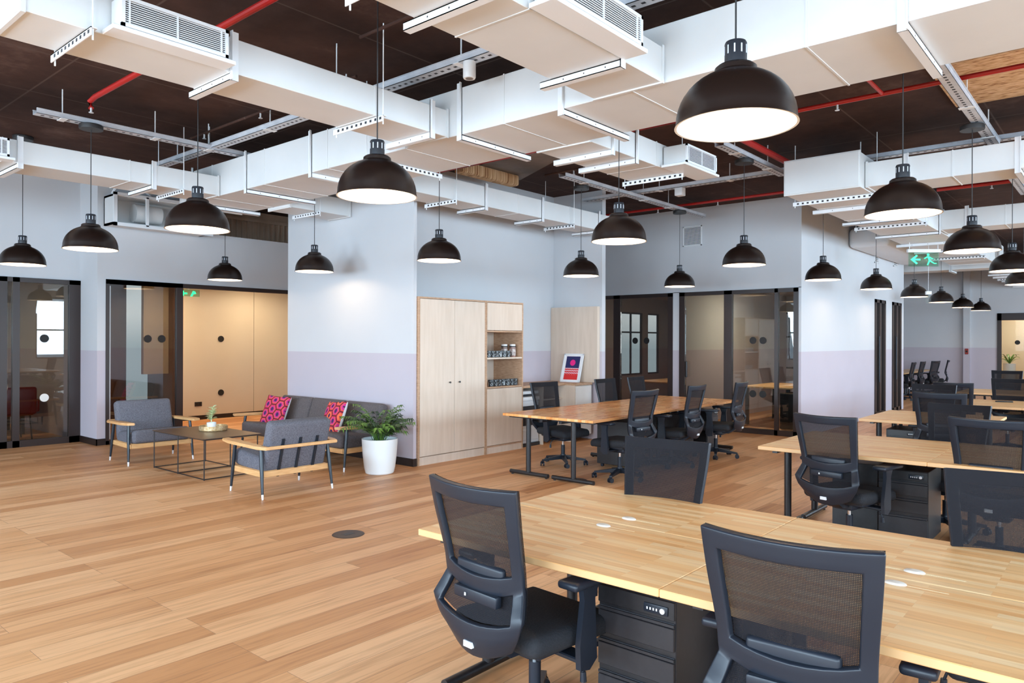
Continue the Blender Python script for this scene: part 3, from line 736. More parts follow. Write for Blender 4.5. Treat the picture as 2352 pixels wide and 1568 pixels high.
for (x, y0, y1, l, hs) in ((4.05, 5.3, 8.8, 'dark sprinkler pipe behind the lamp over the open floor', (8.1, 6.9)), (2.0, 8.9, 11.2, 'dark sprinkler pipe at the far left', (9.4, 10.4)), (3.55, 3.1, 4.6, 'dark sprinkler pipe between the two upper ducts', (3.5,)), (8.2, 4.3, 6.4, 'dark sprinkler pipe above the central trays', (5.9, 5.0))):
    p = pipe(l, [(x, y0, 3.98), (x, y1, 3.98)], 0.014, M_ceil)
    for h in hs: head(p, x, h, 3.97)
b = MB(); b.lathe([(0, 0), (0.045, 0.0), (0.05, 0.01), (0.05, 0.13), (0, 0.135)], 24); b.mi = 1; b.lathe([(0, -0.002), (0.03, -0.002), (0.03, 0.0)], 20)
tag(b.build('ceiling_speaker', [M_white, M_grey], loc=(4.12, 3.97, 3.67)), 'white cylindrical fitting hanging under the long tray', 'ceiling fitting')
tag(MB().box(9.62, 5.0, 3.74, 9.74, 5.12, 3.858, 0.01, 2).build('junction_box', M_white), 'small white box under the central cross tray', 'ceiling fitting')
# bare patches of the slab
struct(MB().box(7.45, 0.2, SL - 0.014, 8.85, 1.44, SL - 0.002).build('ceiling_raw_patch', M_rawslab, smooth=False))
struct(MB().prism([(7.2, 6.1, SL - 0.012), (7.8, 5.7, SL - 0.012), (8.6, 7.2, SL - 0.012), (7.7, 7.5, SL - 0.012)], (0, 0, 0.01)).build('ceiling_plaster_patch', M_grey, smooth=False))
b = MB(); b.box(7.15, 7.0, 3.93, 8.35, 7.18, 4.09, 0.03, 2)
struct(b.build('trim_soffit_beam', M_rawslab))

# exit signs
t = thing('exit_sign', 'green illuminated running man exit sign with a left arrow, hung below the far ducts', 'exit sign', (14.55, 2.86, 2.98), R(-50))
MB().box(-0.29, -0.03, 0.225, 0.29, 0.03, 0.285, 0.008, 2).build('sign_housing', M_white, t)
b = MB(); b.box(-0.265, -0.004, -0.02, 0.265, 0.004, 0.225); b.build('sign_panel', M_exitglass, t, smooth=False)
b = MB()
def slabp(pts, y=-0.006): b.prism([(x, y, z) for x, z in pts], (0, -0.002, 0))
slabp([(-0.235, 0.10), (-0.13, 0.185), (-0.105, 0.165), (-0.16, 0.115), (-0.06, 0.115), (-0.06, 0.085), (-0.16, 0.085), (-0.105, 0.035), (-0.13, 0.015)])
b.cyl((0.075, -0.006, 0.185), (0.075, -0.008, 0.185), 0.022, n=16)
slabp([(0.06, 0.16), (0.10, 0.155), (0.12, 0.09), (0.085, 0.075)])
slabp([(0.06, 0.16), (0.0, 0.125), (0.012, 0.108), (0.07, 0.14)]); slabp([(0.10, 0.155), (0.17, 0.115), (0.16, 0.10), (0.10, 0.135)])
slabp([(0.085, 0.085), (0.12, 0.085), (0.19, 0.04), (0.225, 0.04), (0.225, 0.024), (0.18, 0.024), (0.10, 0.07)]); slabp([(0.085, 0.085), (0.11, 0.07), (0.075, 0.0), (0.055, 0.006)])
b.build('pictogram', M_green, t, smooth=False)
b = MB(); b.cyl((-0.25, 0, 0.285), (-0.25, 0, 0.40), 0.006, n=6); b.cyl((0.25, 0, 0.285), (0.25, 0, 0.40), 0.006, n=6); b.build('suspension_rod', M_white, t)
t = thing('exit_sign', 'small green exit sign added below the corridor header in place of a reflection', 'exit sign', (6.02, 12.6, 2.38), 0)  # added sign standing in for a green reflection under the header
MB().box(-0.2, -0.004, 0, 0.2, 0.004, 0.12).build('sign_panel', M_exitglass, t, smooth=False)
b = MB(); slabp([(-0.15, 0.05), (-0.08, 0.10), (-0.08, 0.065), (-0.02, 0.065), (-0.02, 0.035), (-0.08, 0.035), (-0.08, 0.0)]); slabp([(0.03, 0.0), (0.08, 0.10), (0.12, 0.09), (0.14, 0.05), (0.09, 0.04), (0.07, 0.0)])
b.build('pictogram', M_green, t, smooth=False)
MB().box(-0.02, -0.01, 0.12, 0.02, 0.01, 0.37).build('suspension_rod', M_white, t, smooth=False)
t = thing('hanging_sign', 'little pale hanging sign on a thin rod before the second far pendant', 'sign', (14.9, 2.85, 2.38), R(-50))
MB().box(-0.05, -0.02, 0.10, 0.05, 0.02, 0.16, 0.004).build('sign_housing', M_white, t)
MB().box(-0.045, -0.003, -0.06, 0.045, 0.003, 0.10).build('sign_panel', M_softglass, t, smooth=False)
MB().cyl((0, 0, 0.16), (0, 0, 1.0), 0.003, n=6).build('suspension_rod', M_white, t)

# ------------------------------------------------------------------ office chairs
ROWS = [  # zc, ze, half width, x, bulge
 (1.060, 1.066, .252, -.365, .045), (1.000, 1.006, .248, -.354, .045), (.915, .920, .241, -.338, .042), (.81, .820, .231, -.315, .038),
 (.700, .738, .224, -.298, .034), (.625, .668, .222, -.290, .030), (.580, .632, .236, -.305, .030), (.522, .572, .258, -.334, .034), (.455, .518, .234, -.328, .038), (.385, .440, .172, -.300, .040)]
def bp(r, u, off=0.0):
    zc, ze, hw, x, bu = r
    return Vector((x - bu * (1 - u * u) + off, u * hw, zc + (ze - zc) * u * u))
def fine_rows(k=3):
    out = []; idx = []
    for i in range(len(ROWS) - 1):
        p0 = ROWS[max(i - 1, 0)]; p1 = ROWS[i]; p2 = ROWS[i + 1]; p3 = ROWS[min(i + 2, len(ROWS) - 1)]
        for q in range(k):
            t_ = q / k
            if i >= 4:
                out.append(tuple(b_ + (c_ - b_) * t_ for b_, c_ in zip(p1, p2))); idx.append(i); continue
            out.append(tuple(.5 * (2 * b_ + (c_ - a_) * t_ + (2 * a_ - 5 * b_ + 4 * c_ - d_) * t_ * t_ + (3 * b_ - a_ - 3 * c_ + d_) * t_ ** 3) for a_, b_, c_, d_ in zip(p0, p1, p2, p3)))
            idx.append(i)
    out.append(ROWS[-1]); return out, idx
FR, FI = fine_rows()
US = [-1, -.9, -.8, -.6, -.4, -.2, 0, .2, .4, .6, .8, .9, 1]
def back_grid(keep, us=US, off=0.0):
    bm = bmesh.new(); V = [[bm.verts.new(bp(r, u, off)) for u in us] for r in FR]
    for i in range(len(FR) - 1):
        for j in range(len(us) - 1):
            if keep(FI[i], j): bm.faces.new((V[i][j], V[i][j + 1], V[i + 1][j + 1], V[i + 1][j]))
    bmesh.ops.delete(bm, geom=[v for v in bm.verts if not v.link_faces], context='VERTS')
    return bm
nU = len(US) - 1
US2 = list(US)
frame_me = baked(back_grid(lambda i, j: (j in (0, 1, nU - 2, nU - 1)) or i in (0, 4, 7, 8) or (i in (5, 6) and j in (2, nU - 3) and False)), 'back_frame', M_plast,
                 [('SOLIDIFY', dict(thickness=0.026, offset=0)), ('BEVEL', dict(width=0.006, segments=3, limit_method='ANGLE', angle_limit=R(40)))], 45)
mesh_me = baked(back_grid(lambda i, j: i < 7, us=[-.99, -.8, -.5, -.2, 0, .2, .5, .8, .99], off=0.018), 'mesh_panel', M_mesh, [])
def make_chair(loc, rz, label):
    t = thing('office_chair', label, 'office chair', loc, rz, 'black mesh office chairs')
    b = MB(); b.box(-.262, -.250, .395, .262, .250, .490, .042, 4)
    for v in b.bm.verts:
        if v.co.x > .17: v.co.z -= (v.co.x - .17) * .35
        v.co.z += -.012 * (1 - (v.co.y / .25) ** 2) if v.co.z > .45 else 0
    b.build('seat', M_seat, t, ang=60)
    MB().box(-.20, -.21, .375, .22, .21, .412, .012, 2).build('seat_shell', M_plast, t)
    fr = link_mesh('back_frame', frame_me, t)
    tg = MB(); tg.box(-.3830, -.024, .424, -.368, .024, .448, .001); tg.build('white_tag', M_white, fr)
    link_mesh('mesh_panel', mesh_me, t)
    b = MB(); b.box(-.330, -.135, .665, -.300, .135, .742, .014, 3); b.box(-.352, -.125, .592, -.318, .125, .638, .008, 2)
    for v in b.bm.verts: v.co.x += .25 * v.co.y ** 2
    lb = b.build('lumbar_pad', M_plast, t)
    MB().box(-.3535, .045, .608, -.351, .053, .620).build('size_mark', M_white, lb, smooth=False)
    # spine linking back and mechanism
    b = MB(); b.prism([(-.33, -.06, .43), (-.20, -.06, .345), (-.05, -.06, .345), (-.05, -.06, .372), (-.19, -.06, .375), (-.325, -.06, .47)], (0, .12, 0)); b.build('spine', M_plast, t)
    b = MB(); b.box(-.12, -.085, .315, .10, .085, .378, .015, 2); b.tube([(0, -.08, .345), (.01, -.20, .338), (.02, -.235, .325), (.02, -.25, .28)], .006); b.cyl((.02, -.25, .285), (.02, -.252, .245), .012, .014, n=8)
    b.build('tilt_mechanism', M_plast, t)
    for s in (-1, 1):
        b = MB()
        b.prism([(-.055, s * .276, .325), (.0, s * .276, .315), (.045, s * .276, .35), (.018, s * .288, .60), (.045, s * .290, .665), (-.060, s * .290, .665), (-.048, s * .288, .60), (-.060, s * .276, .42)], (0, s * .026, 0))
        b.box(-.05, min(s * .10, s * .275), .345, .03, max(s * .10, s * .275), .365, .005)
        ar = b.build('armrest', M_plast, t)
        b = MB(); b.box(-.14, s * .298 - .050, .660, .145, s * .298 + .050, .692, .013, 3)
        b.build('arm_pad', M_plast, ar)
    b = MB(); b.cyl((0, 0, .10), (0, 0, .26), .026, n=16); b.build('gas_lift', M_plast, t)
    MB().cyl((0, 0, .26), (0, 0, .32), .014, n=12).build('piston', M_chrome, t)
    b = MB(); b.cyl((0, 0, .07), (0, 0, .135), .042, .034, n=20)
    for k in range(5):
        a = R(36 + 72 * k); ca, sa = math.cos(a), math.sin(a)
        n_ = (-sa, ca)
        def P(r, w, z): return (r * ca + w * n_[0], r * sa + w * n_[1], z)
        h0 = [P(.03, -.026, .125), P(.03, .026, .125), P(.03, .024, .075), P(.03, -.024, .075)]
        h1 = [P(.30, -.016, .082), P(.30, .016, .082), P(.30, .016, .062), P(.30, -.016, .062)]
        A = [b.bm.verts.new(Vector(q)) for q in h0]; Bv = [b.bm.verts.new(Vector(q)) for q in h1]
        b.bm.faces.new(A[::-1]); b.bm.faces.new(Bv)
        for q in range(4): b.bm.faces.new((A[q], A[(q + 1) % 4], Bv[(q + 1) % 4], Bv[q]))
    b.build('star_base', M_plast, t)
    for k in range(5):
        a = R(36 + 72 * k); ca, sa = math.cos(a), math.sin(a); tw = a + 1.9 + k * 0.8
        c = Vector((.300 * ca, .300 * sa, .028)); n_ = Vector((-math.sin(tw), math.cos(tw), 0))
        b = MB()
        for s in (-1, 1): b.cyl(c + n_ * s * .009, c + n_ * s * .026, .028, n=16)
        b.box(c.x - .012, c.y - .012, .03, c.x + .012, c.y + .012, .066)
        b.build('caster', M_plast, t)
    return t
def bpos(mx, my, deg, d=0.385): return (mx + d * math.cos(R(deg)), my + d * math.sin(R(deg)))
chairs = [
 (2.05, 1.98, -5, 1.0, 'office chair nearest the left end of the front desk, seen whole from behind'),
 (2.065, 0.75, 4, 1.0, 'closest office chair at the bottom right, mesh back cut by the lower edge'),
 (3.73, 2.02, 187, 1.0, 'office chair behind the front desk, facing the viewer, left of the desk seam'),
 (3.76, 0.40, 190, 1.0, 'office chair behind the front desk at the right edge, facing the viewer'),
 (5.73, 1.80, -13, 1.0, 'office chair at the left end of the second desk row, back and white tag showing'),
 (6.02, 0.78, -3, 1.02, 'office chair cut by the right edge beside the second desk row'),
 (7.58, 1.20, 174, 1.0, 'office chair on the far side of the second desk row, facing the viewer'),
 (8.80, 1.58, 0, 1.02, 'office chair seen from behind at the third desk row'),
 (10.5, 1.94, 180, 1.02, 'office chair on the far side of the third desk row, mostly hidden'),
 (11.59, 1.92, -7, 1.0, 'office chair seen from behind at the fourth desk row, nearest the far chairs'),
 (13.43, 1.45, 180, 1.0, 'office chair on the far side of the fourth desk row at the right edge'),
 (16.6, 1.85, 178, 1.02, 'office chair at the fifth desk row, below the far framed door'),
 (7.78, 6.10, 262, 1.0, 'office chair between the meeting table and the printer shelf, facing the viewer'),
 (9.11, 6.00, 268, 1.0, 'middle office chair on the far side of the meeting table'),
 (9.95, 5.98, 272, 1.0, 'office chair at the far right of the meeting table, only its top showing'),
 (7.33, 4.24, 84, 1.0, 'first office chair on the near side of the meeting table, next to its left end'),
 (8.60, 4.22, 92, 1.0, 'second office chair on the near side of the meeting table'),
 (9.72, 4.11, 96, 1.0, 'third office chair on the near side of the meeting table, nearest the glass door'),
 (22.45, 4.62, 92, 1.0, 'leftmost of the four distant office chairs by the far wall'),
 (23.6, 4.62, 88, 1.0, 'second from the left of the four distant office chairs'),
 (24.6, 4.48, 75, 1.0, 'third from the left of the four distant office chairs'),
 (26.05, 4.42, 100, 1.0, 'rightmost of the four distant office chairs'),
]
proto_chair = None
for mx, my, dg, sc, l in chairs:
    x, y = bpos(mx, my, dg)
    if proto_chair is None: proto_chair = make_chair((x, y, 0), R(dg), l)
    else: clone(proto_chair, (x, y, 0), R(dg), l, scale=(1, 1, sc))

# ------------------------------------------------------------------ desks
def make_desk(loc, rz, label, L=1.262, D=0.69, legs=(0.10,), group='butcher block desks in rows', top=None):
    """local: length along X from 0 to L, depth along Y from 0 (user side) to D"""
    t = thing('desk', label, 'desk', loc, rz, group)
    MB().box(0.001, 0, .712, L - .001, D, .742, .003).build('desktop', top or M_top, t, smooth=False)
    for lx in legs:
        b = MB(); b.cyl((lx, D * .50, .05), (lx, D * .50, .69), .030, n=18)
        b.cyl((lx, .05, .034), (lx, D - .03, .034), .025, n=14)
        b.box(lx - .02, .04, .690, lx + .02, D - .03, .712)
        for yy in (.08, D - .06): b.cyl((lx, yy, 0), (lx, yy, .02), .014, n=10)
        b.build('leg', M_steel, t)
    MB().box(.10, D - .16, .66, L - .10, D - .12, .70).build('beam', M_steel, t, smooth=False)
    return t
def grommet(parent, x, y):
    b = MB(); b.lathe([(0, .749), (.030, .749), (.036, .746), (.038, .742)], 28); b.xf(Matrix.Translation((x, y, 0)) @ Matrix.Diagonal((1, .62, 1, 1))); b.build('cable_grommet', M_grom, parent)
    MB().box(x - .17, y - .0025, .7419, x + .17, y + .0025, .7425).build('cable_slot', mat('pale_slot', (.93, .78, .52), .5) if 'pale_slot' not in bpy.data.materials else bpy.data.materials['pale_slot'], parent, smooth=False)
def desk_row(x0, x1, y_top, n, names, grom=False):
    mid = (x0 + x1) / 2; D = mid - x0 - .002
    for k in range(n):
        ylo = y_top - 1.262 * (k + 1)
        # near half: user side at -X -> local +Y points to +X : rotate -90 => local X -> -Y
        a = make_desk((x0, y_top - 1.262 * k, 0), R(-90), names[2 * k], D=D, legs=(.13,) if k < n - 1 else (.13, 1.13))
        c = make_desk((x1, ylo, 0), R(90), names[2 * k + 1], D=D, legs=(1.13,) if k < n - 1 else (.13, 1.13))
        if grom:
            grommet(a, .62, D - .075); grommet(c, .62 + .0, D - .115)
# local X for rz=-90 is world -Y; local Y is world +X  (rotation -90: (x,y)->(y,-x))
desk_row(2.305, 3.70, 2.545, 2, ['near left butcher block desk at the front, beside the whole chair', 'far left butcher block desk at the front, with the facing chair behind it',
         'near right butcher block desk at the front, running out of the lower right corner', 'far right butcher block desk at the front, running out of the right edge'], True)
desk_row(6.02, 7.40, 2.42, 2, ['near desk of the second row, behind the tagged chair', 'far desk of the second row, with a facing chair behind', 'near desk of the second row at the right edge', 'far desk of the second row at the right edge'])
desk_row(8.96, 10.37, 2.42, 1, ['near desk of the third row, above a low drawer unit', 'far desk of the third row, reaching towards the door wall'])
desk_row(11.85, 13.25, 2.42, 2, ['near desk of the fourth row, partly behind two chairs', 'far desk of the fourth row', 'near desk of the fourth row with a dark remote on it', 'far desk of the fourth row at the right edge'])
desk_row(14.9, 16.2, 2.42, 1, ['near desk of the fifth row, small pale strip in the distance', 'far desk of the fifth row, small pale strip in the distance'])
# meeting table made of four units, long side along X
for k, (x, y, rz, l) in enumerate(((6.68, 4.54, 0, 'near left unit of the long orange meeting table, with two black T legs showing'), (8.62, 4.54, 0, 'near right unit of the long orange meeting table'),
                                    (8.62, 5.86, 180, 'far left unit of the long orange meeting table'), (10.56, 5.86, 180, 'far right unit of the long orange meeting table'))):
    make_desk((x, y, 0), R(rz), l, L=1.94, D=.658, legs=(.10, 1.84), group='units of the meeting table', top=M_top2)
for k, x in enumerate((20.6, 22.6, 24.6)):
    make_desk((x, 4.95, 0), 0, ['distant desk nearest the wall corner, behind the small chairs', 'middle distant desk behind the small chairs', 'distant desk closest to the far wall behind the small chairs'][k], L=2.0, D=.7, legs=(.1, 1.9), group='distant desks')

# drawer units
def pedestal(loc, rz, label, w=.36, d=.50, h=.60):
    """front looks along local -Y; origin at the front left bottom corner"""
    t = thing('drawer_pedestal', label, 'drawer unit', loc, rz, 'black steel drawer units')
    MB().box(0, .012, .045, w, d, h, .003).build('carcass', M_steel, t, smooth=False)
    MB().box(.002, 0, h - .075, w - .002, .014, h - .004, .002).build('top_fascia', M_steel, t, smooth=False)
    z = h - .085; hs = (.135, .135, .235)
    for i, hh in enumerate(hs):
        b = MB(); z0 = z - hh + .022; b.box(.004, -.002, z0, w - .004, .014, z - .022, .002); b.box(.004, -.002, z - .018, w - .004, .004, z - .006, .001)
        b.mi = 1; b.box(.006, .008, z - .022, w - .006, .0125, z - .004)
        b.build('drawer', [M_ped, M_hole], t, smooth=False); z -= hh
    lk = MB().box(w * .62, -.006, h - .062, w * .92, 0, h - .026, .008, 2).build('combination_lock', M_plast, t)
    MB().cyl((w * .86, -.006, h - .044), (w * .86, -.012, h - .044), .011, n=16).build('key_barrel', M_tip, lk)
    b = MB()
    for i in range(4): b.box(w * .66 + i * .014, -.0075, h - .050, w * .66 + i * .014 + .006, -.006, h - .040)
    b.build('dial', M_tip, lk, smooth=False)
    b = MB()
    for x in (.05, w - .05):
        for y in (.07, d - .05): b.cyl((x - .012, y, .022), (x + .012, y, .022), .022, n=12); b.box(x - .01, y - .01, .022, x + .01, y + .01, .046)
    b.build('caster', M_plast, t)
    return t
pd = pedestal((2.58, 1.725, 0), R(-90), 'black drawer unit under the front desk between its two near chairs')
def ped(x, y, dg, l): clone(pd, (x, y, 0), R(dg), l)
ped(3.60, 1.20, 90, 'black drawer unit deeper under the front desk, right of the post')
ped(6.44, 1.59, -90, 'black drawer unit under the second desk row, right of the tagged chair')
ped(7.06, 1.62, 90, 'black drawer unit behind the tagged chair, turned to the far side of the second row')
ped(9.40, 2.235, -90, 'black drawer unit under the third desk row beside its end post')
ped(7.9, 4.80, 0, 'black drawer unit under the near side of the meeting table, behind the first chair')
ped(9.25, 4.80, 0, 'black drawer unit under the meeting table between the second and third chairs')
ped(10.05, 4.80, 0, 'black drawer unit at the right end under the meeting table')
for x, y, l in ((3.75, 5.0, 'dark round floor outlet cover in the open oak floor'), (6.95, 4.96, 'dark round floor outlet cover under the meeting table')):
    t = thing('floor_outlet', l, 'floor outlet', (x, y, 0), 0, 'round floor outlets')
    MB().lathe([(0, .004), (.118, .004), (.13, .003), (.134, 0), (0, 0)], 40).build('cover_plate', mat('dark_bronze_cover', (.09, .06, .045), .45, .4) if x < 4 else bpy.data.materials['dark_bronze_cover'], t)
    MB().box(-.05, -.03, .004, .05, .03, .0052, .001).build('flap', M_steel, t)
t = thing('remote_control', 'dark slim remote lying on the fourth row desk at the right', 'remote control', (12.85, 1.47, .742), R(-72))
MB().box(-.11, -.022, 0, .11, .022, .018, .006, 2).build('case', M_steel, t)
MB().box(-.08, -.012, .018, .03, .012, .020).build('keypad', M_plast, t, smooth=False)

# ------------------------------------------------------------------ lounge: armchairs, sofa, coffee table
def seat_unit(name, label, cat, W, loc, rz, n_cush=1, fabric=M_sofa, group=None):
    """front looks along local -Y, centre at origin, W = width between legs"""
    t = thing(name, label, cat, loc, rz, group)
    h = W / 2; dF, dB = -.36, .34
    for sx in (-1, 1):
        for (y0, y1) in ((dF + .06, dF), (dB - .10, dB - .02)):
            b = MB(); p0 = (sx * (h - .01), y0, .52); p1 = (sx * (h + .012), y1, .0)
            q = [Vector(p0).lerp(Vector(p1), k) for k in (0, .35, .9)]
            b.tube(q, [.018, .021, .013], 12); lg = b.build('leg', M_legs, t)
            MB().tube([q[2], Vector(p1)], [.0135, .010], 12).build('leg_tip', M_tip, lg)
    b = MB(); b.box(-h + .015, dF + .01, .215, h - .015, dF + .035, .275, .004); b.box(-h + .015, dB - .09, .215, h - .015, dB - .065, .275, .004)
    for sx in (-1, 1): b.box(sx * (h - .02) - .012, dF + .01, .215, sx * (h - .02) + .012, dB - .065, .275, .004)
    b.box(-h + .03, dF + .03, .262, h - .03, dB - .09, .278)
    b.build('seat_rail', M_oakarm, t)
    cw = (W - .07) / n_cush
    for k in range(n_cush):
        x0 = -h + .035 + k * cw
        b = MB(); b.box(x0 + .003, dF - .03, .278, x0 + cw - .003, dB - .12, .450, .045, 4)
        for v in b.bm.verts:
            v.co.z += .018 * (1 - ((v.co.x - x0 - cw / 2) / (cw / 2)) ** 2) if v.co.z > .35 else 0
            v.co.z -= .06 * (v.co.y - dF) / .6
        b.build('seat_cushion', fabric, t, ang=70)
        b = MB(); b.box(x0 + .003, -.065, 0, x0 + cw - .003, .065, .54, .045, 4)
        for v in b.bm.verts: v.co.y += -.015 * (1 - ((v.co.x - x0 - cw / 2) / (cw / 2)) ** 2) if v.co.y < 0 else 0
        b.xf(Matrix.Translation((0, dB - .16, .27)) @ Matrix.Rotation(R(-17), 4, 'X'))
        b.build('back_cushion', fabric, t, ang=70)
    nb = 3 * n_cush + (1 if n_cush > 1 else 0)
    b = MB(); M2 = Matrix.Translation((0, dB - .16, .27)) @ Matrix.Rotation(R(-17), 4, 'X')
    for k in range(nb):
        x = -h + W * (k + 1) / (nb + 1); b.box(x - .014, .066, -.045, x + .014, .080, .37, M=M2)
    b.build('back_slats', M_legs, t, smooth=False)
    # arm rails: flat oak paddles and back rail
    for sx in (-1, 1):
        b = MB(); x0 = sx * (h + .005)
        pts = [(x0 - sx * .03, dF - .12, .540), (x0 + sx * .055, dF - .10, .542), (x0 + sx * .085, dF + .08, .536), (x0 + sx * .06, dB - .05, .522), (x0 + sx * .015, dB + .06, .520), (x0 - sx * .03, dB + .06, .520), (x0 - sx * .022, dB - .10, .522), (x0 - sx * .038, dF + .15, .534)]
        if sx < 0: pts = pts[::-1]
        b.prism([(p[0], p[1], p[2] - .012) for p in pts], (0, 0, .032)); bmesh.ops.bevel(b.bm, geom=b.bm.edges[:], offset=.006, segments=2, affect='EDGES')
        b.build('armrest', M_oakarm, t)
    MB().box(-h - .02, dB + .035, .508, h + .02, dB + .058, .542, .005).build('back_rail', M_oakarm, t)
    return t
seat_unit('armchair', 'grey tweed armchair with oak arms facing the viewer, left of the coffee table', 'armchair', .80, (4.34, 10.13, 0), R(-3), 1, M_sofa)
seat_unit('armchair', 'grey tweed armchair seen from behind with dark back slats, right of the coffee table', 'armchair', .80, (4.40, 7.02, 0), R(178), 1, M_sofa)
seat_unit('sofa', 'three seat brown grey sofa with oak arms against the white column', 'sofa', 2.42, (5.84, 8.62, 0), R(-90), 3, M_sofa2)

def hexmat_fn(x, y, s):
    """0..1 distance to hexagon centre of a hexagonal lattice"""
    q = (2 / 3 * x) / s; r = (-x / 3 + math.sqrt(3) / 3 * y) / s
    cx, cz, cy = q, r, -q - r
    rx, ry, rz_ = round(cx), round(cy), round(cz)
    dx, dy, dz = abs(rx - cx), abs(ry - cy), abs(rz_ - cz)
    if dx > dy and dx > dz: rx = -ry - rz_
    elif dy > dz: ry = -rx - rz_
    else: rz_ = -rx - ry
    fq, fr = q - rx, r - rz_
    return max(abs(fq - (-fq - fr)), abs(fr - (-fq - fr)), abs(fq - fr)), (rx + 2 * rz_) % 3
C_pink = noisy('cushion_pink_red', (0.55, 0.025, 0.055), (0.66, 0.045, 0.08), 60, .9)
C_dark = mat('cushion_maroon_line', (.06, .008, .015), .9)
C_or = mat('cushion_orange', (.85, .16, .06), .9)
C_pur = mat('cushion_purple', (.05, .018, .10), .9)
C_mag = mat('cushion_magenta', (.55, .03, .22), .9)
C_white = mat('cushion_white_back', (.75, .76, .78), .9)
def cushion(label, loc, M, alt):
    n = 64; S = .22; b = MB(); bm = b.bm; G = {}
    for side in (1, -1):
        for i in range(n + 1):
            for j in range(n + 1):
                u = -1 + 2 * i / n; v = -1 + 2 * j / n
                edge = (1 - u * u) ** .5 * (1 - v * v) ** .5 if abs(u) < 1 and abs(v) < 1 else 0
                pin = 1 - .07 * (1 - u * u) * abs(v) ** 3; piv = 1 - .07 * (1 - v * v) * abs(u) ** 3
                if edge == 0 and side == -1: G[side, i, j] = G[1, i, j]; continue
                G[side, i, j] = bm.verts.new((u * S * piv, side * .075 * edge ** .55, v * S * pin))
    for side in (1, -1):
        for i in range(n):
            for j in range(n):
                f = bm.faces.new((G[side, i, j], G[side, i + 1, j], G[side, i + 1, j + 1], G[side, i, j + 1]))
                if side == 1: f.material_index = 5; continue
                u = (-1 + 2 * (i + .5) / n) * S; v = (-1 + 2 * (j + .5) / n) * S
                d, c = hexmat_fn(u, v, .080)
                k = 1 if d > .90 else 0 if d > .74 else 2 if d > .66 else (4 if not (alt and c == 0) else 2) if d > .36 else 1 if d > .32 else 3
                f.material_index = k
    o = b.build('throw_cushion', [C_pink, C_dark, C_or, C_pur, C_mag, C_white], ang=80)
    o.matrix_world = Matrix.Translation(loc) @ M
    tag(o, label, 'cushion', 'hexagon patterned cushions on the sofa')
cushion('pink hexagon patterned cushion at the left end of the sofa', (5.83, 9.50, .60), Matrix.Rotation(R(-90 + 14), 4, 'Z') @ Matrix.Rotation(R(-22), 4, 'X') @ Matrix.Rotation(R(3), 4, 'Y'), 0)
cushion('pink and orange hexagon patterned cushion near the middle of the sofa, beside the plant', (5.82, 8.08, .60), Matrix.Rotation(R(-90 - 8), 4, 'Z') @ Matrix.Rotation(R(-22), 4, 'X') @ Matrix.Rotation(R(-4), 4, 'Y'), 1)

t = thing('coffee_table', 'low square bronze topped table on a thin black wire frame', 'coffee table', (4.41, 8.79, 0))
MB().box(-.35, -.66, .470, .39, .66, .478, .001).build('table_top', M_ctop, t, smooth=False)
b = MB(); w_ = .0065
def bar(p, q): b.cyl(p, q, w_, n=6)
xs = (-.33, .34); ys = (-.65, .65)
for x in xs:
    for y in ys + (0.0,): bar((x, y, 0.0), (x, y, .47))
for x in xs: bar((x, ys[0], .012), (x, ys[1], .012)); bar((x, ys[0], .464), (x, ys[1], .464))
for y in ys + (0.0,): bar((xs[0], y, .012), (xs[1], y, .012)); bar((xs[0], y, .464), (xs[1], y, .464))
b.build('wire_frame', M_steel, t)
t = thing('round_tray', 'gold mosaic round tray on the coffee table', 'tray', (4.56, 8.86, .478))
MB().lathe([(0, 0), (.160, 0), (.170, .01), (.170, .062), (.160, .062), (.157, .016), (0, .014)], 40).build('tray_body', M_gold, t)
MB().lathe([(0, .0145), (.150, .0165)], 40).build('tray_lining', M_white, t)
t = thing('succulent_pot', 'small pale green plant in a white pot standing in the gold tray', 'potted plant', (4.54, 8.87, .494))
MB().lathe([(0, 0), (.045, 0), (.058, .085), (.052, .085), (.048, .07), (0, .07)], 24).build('pot', M_pot, t)
MB().lathe([(0, .072), (.049, .072)], 20).build('soil', M_soil, t)
def leaf(b, base, d, up, L, w):
    d = Vector(d).normalized(); s_ = d.cross(Vector((0, 0, 1))).normalized(); P = []
    n = 5
    for k in range(n + 1):
        f = k / n; c = Vector(base) + d * L * f + Vector((0, 0, up * L * (f - .7 * f * f * f)))
        ww = w * math.sin(math.pi * min(.98, f * .9 + .08)); P.append((b.bm.verts.new(c - s_ * ww + Vector((0, 0, .15 * ww))), b.bm.verts.new(c + Vector((0, 0, -.12 * ww))), b.bm.verts.new(c + s_ * ww + Vector((0, 0, .15 * ww)))))
    for a, c in zip(P, P[1:]):
        for q in (0, 1): f_ = b.bm.faces.new((a[q], a[q + 1], c[q + 1], c[q])); f_.material_index = b.mi
rnd = random.Random(3)
for st in range(4):
    a = rnd.uniform(0, 6.28); r_ = rnd.uniform(0, .02); h_ = .06 + .05 * st
    b = MB(); b.cyl((0, 0, .07), (r_ * math.cos(a), r_ * math.sin(a), .07 + h_), .0035, n=6)
    for k in range(7): aa = a + k * 2.1; leaf(b, (r_ * math.cos(a), r_ * math.sin(a), .07 + h_ * (.6 + .06 * k)), (math.cos(aa), math.sin(aa), .1), .6, .075, .024)
    b.build('leaf_stem', M_pale, t)

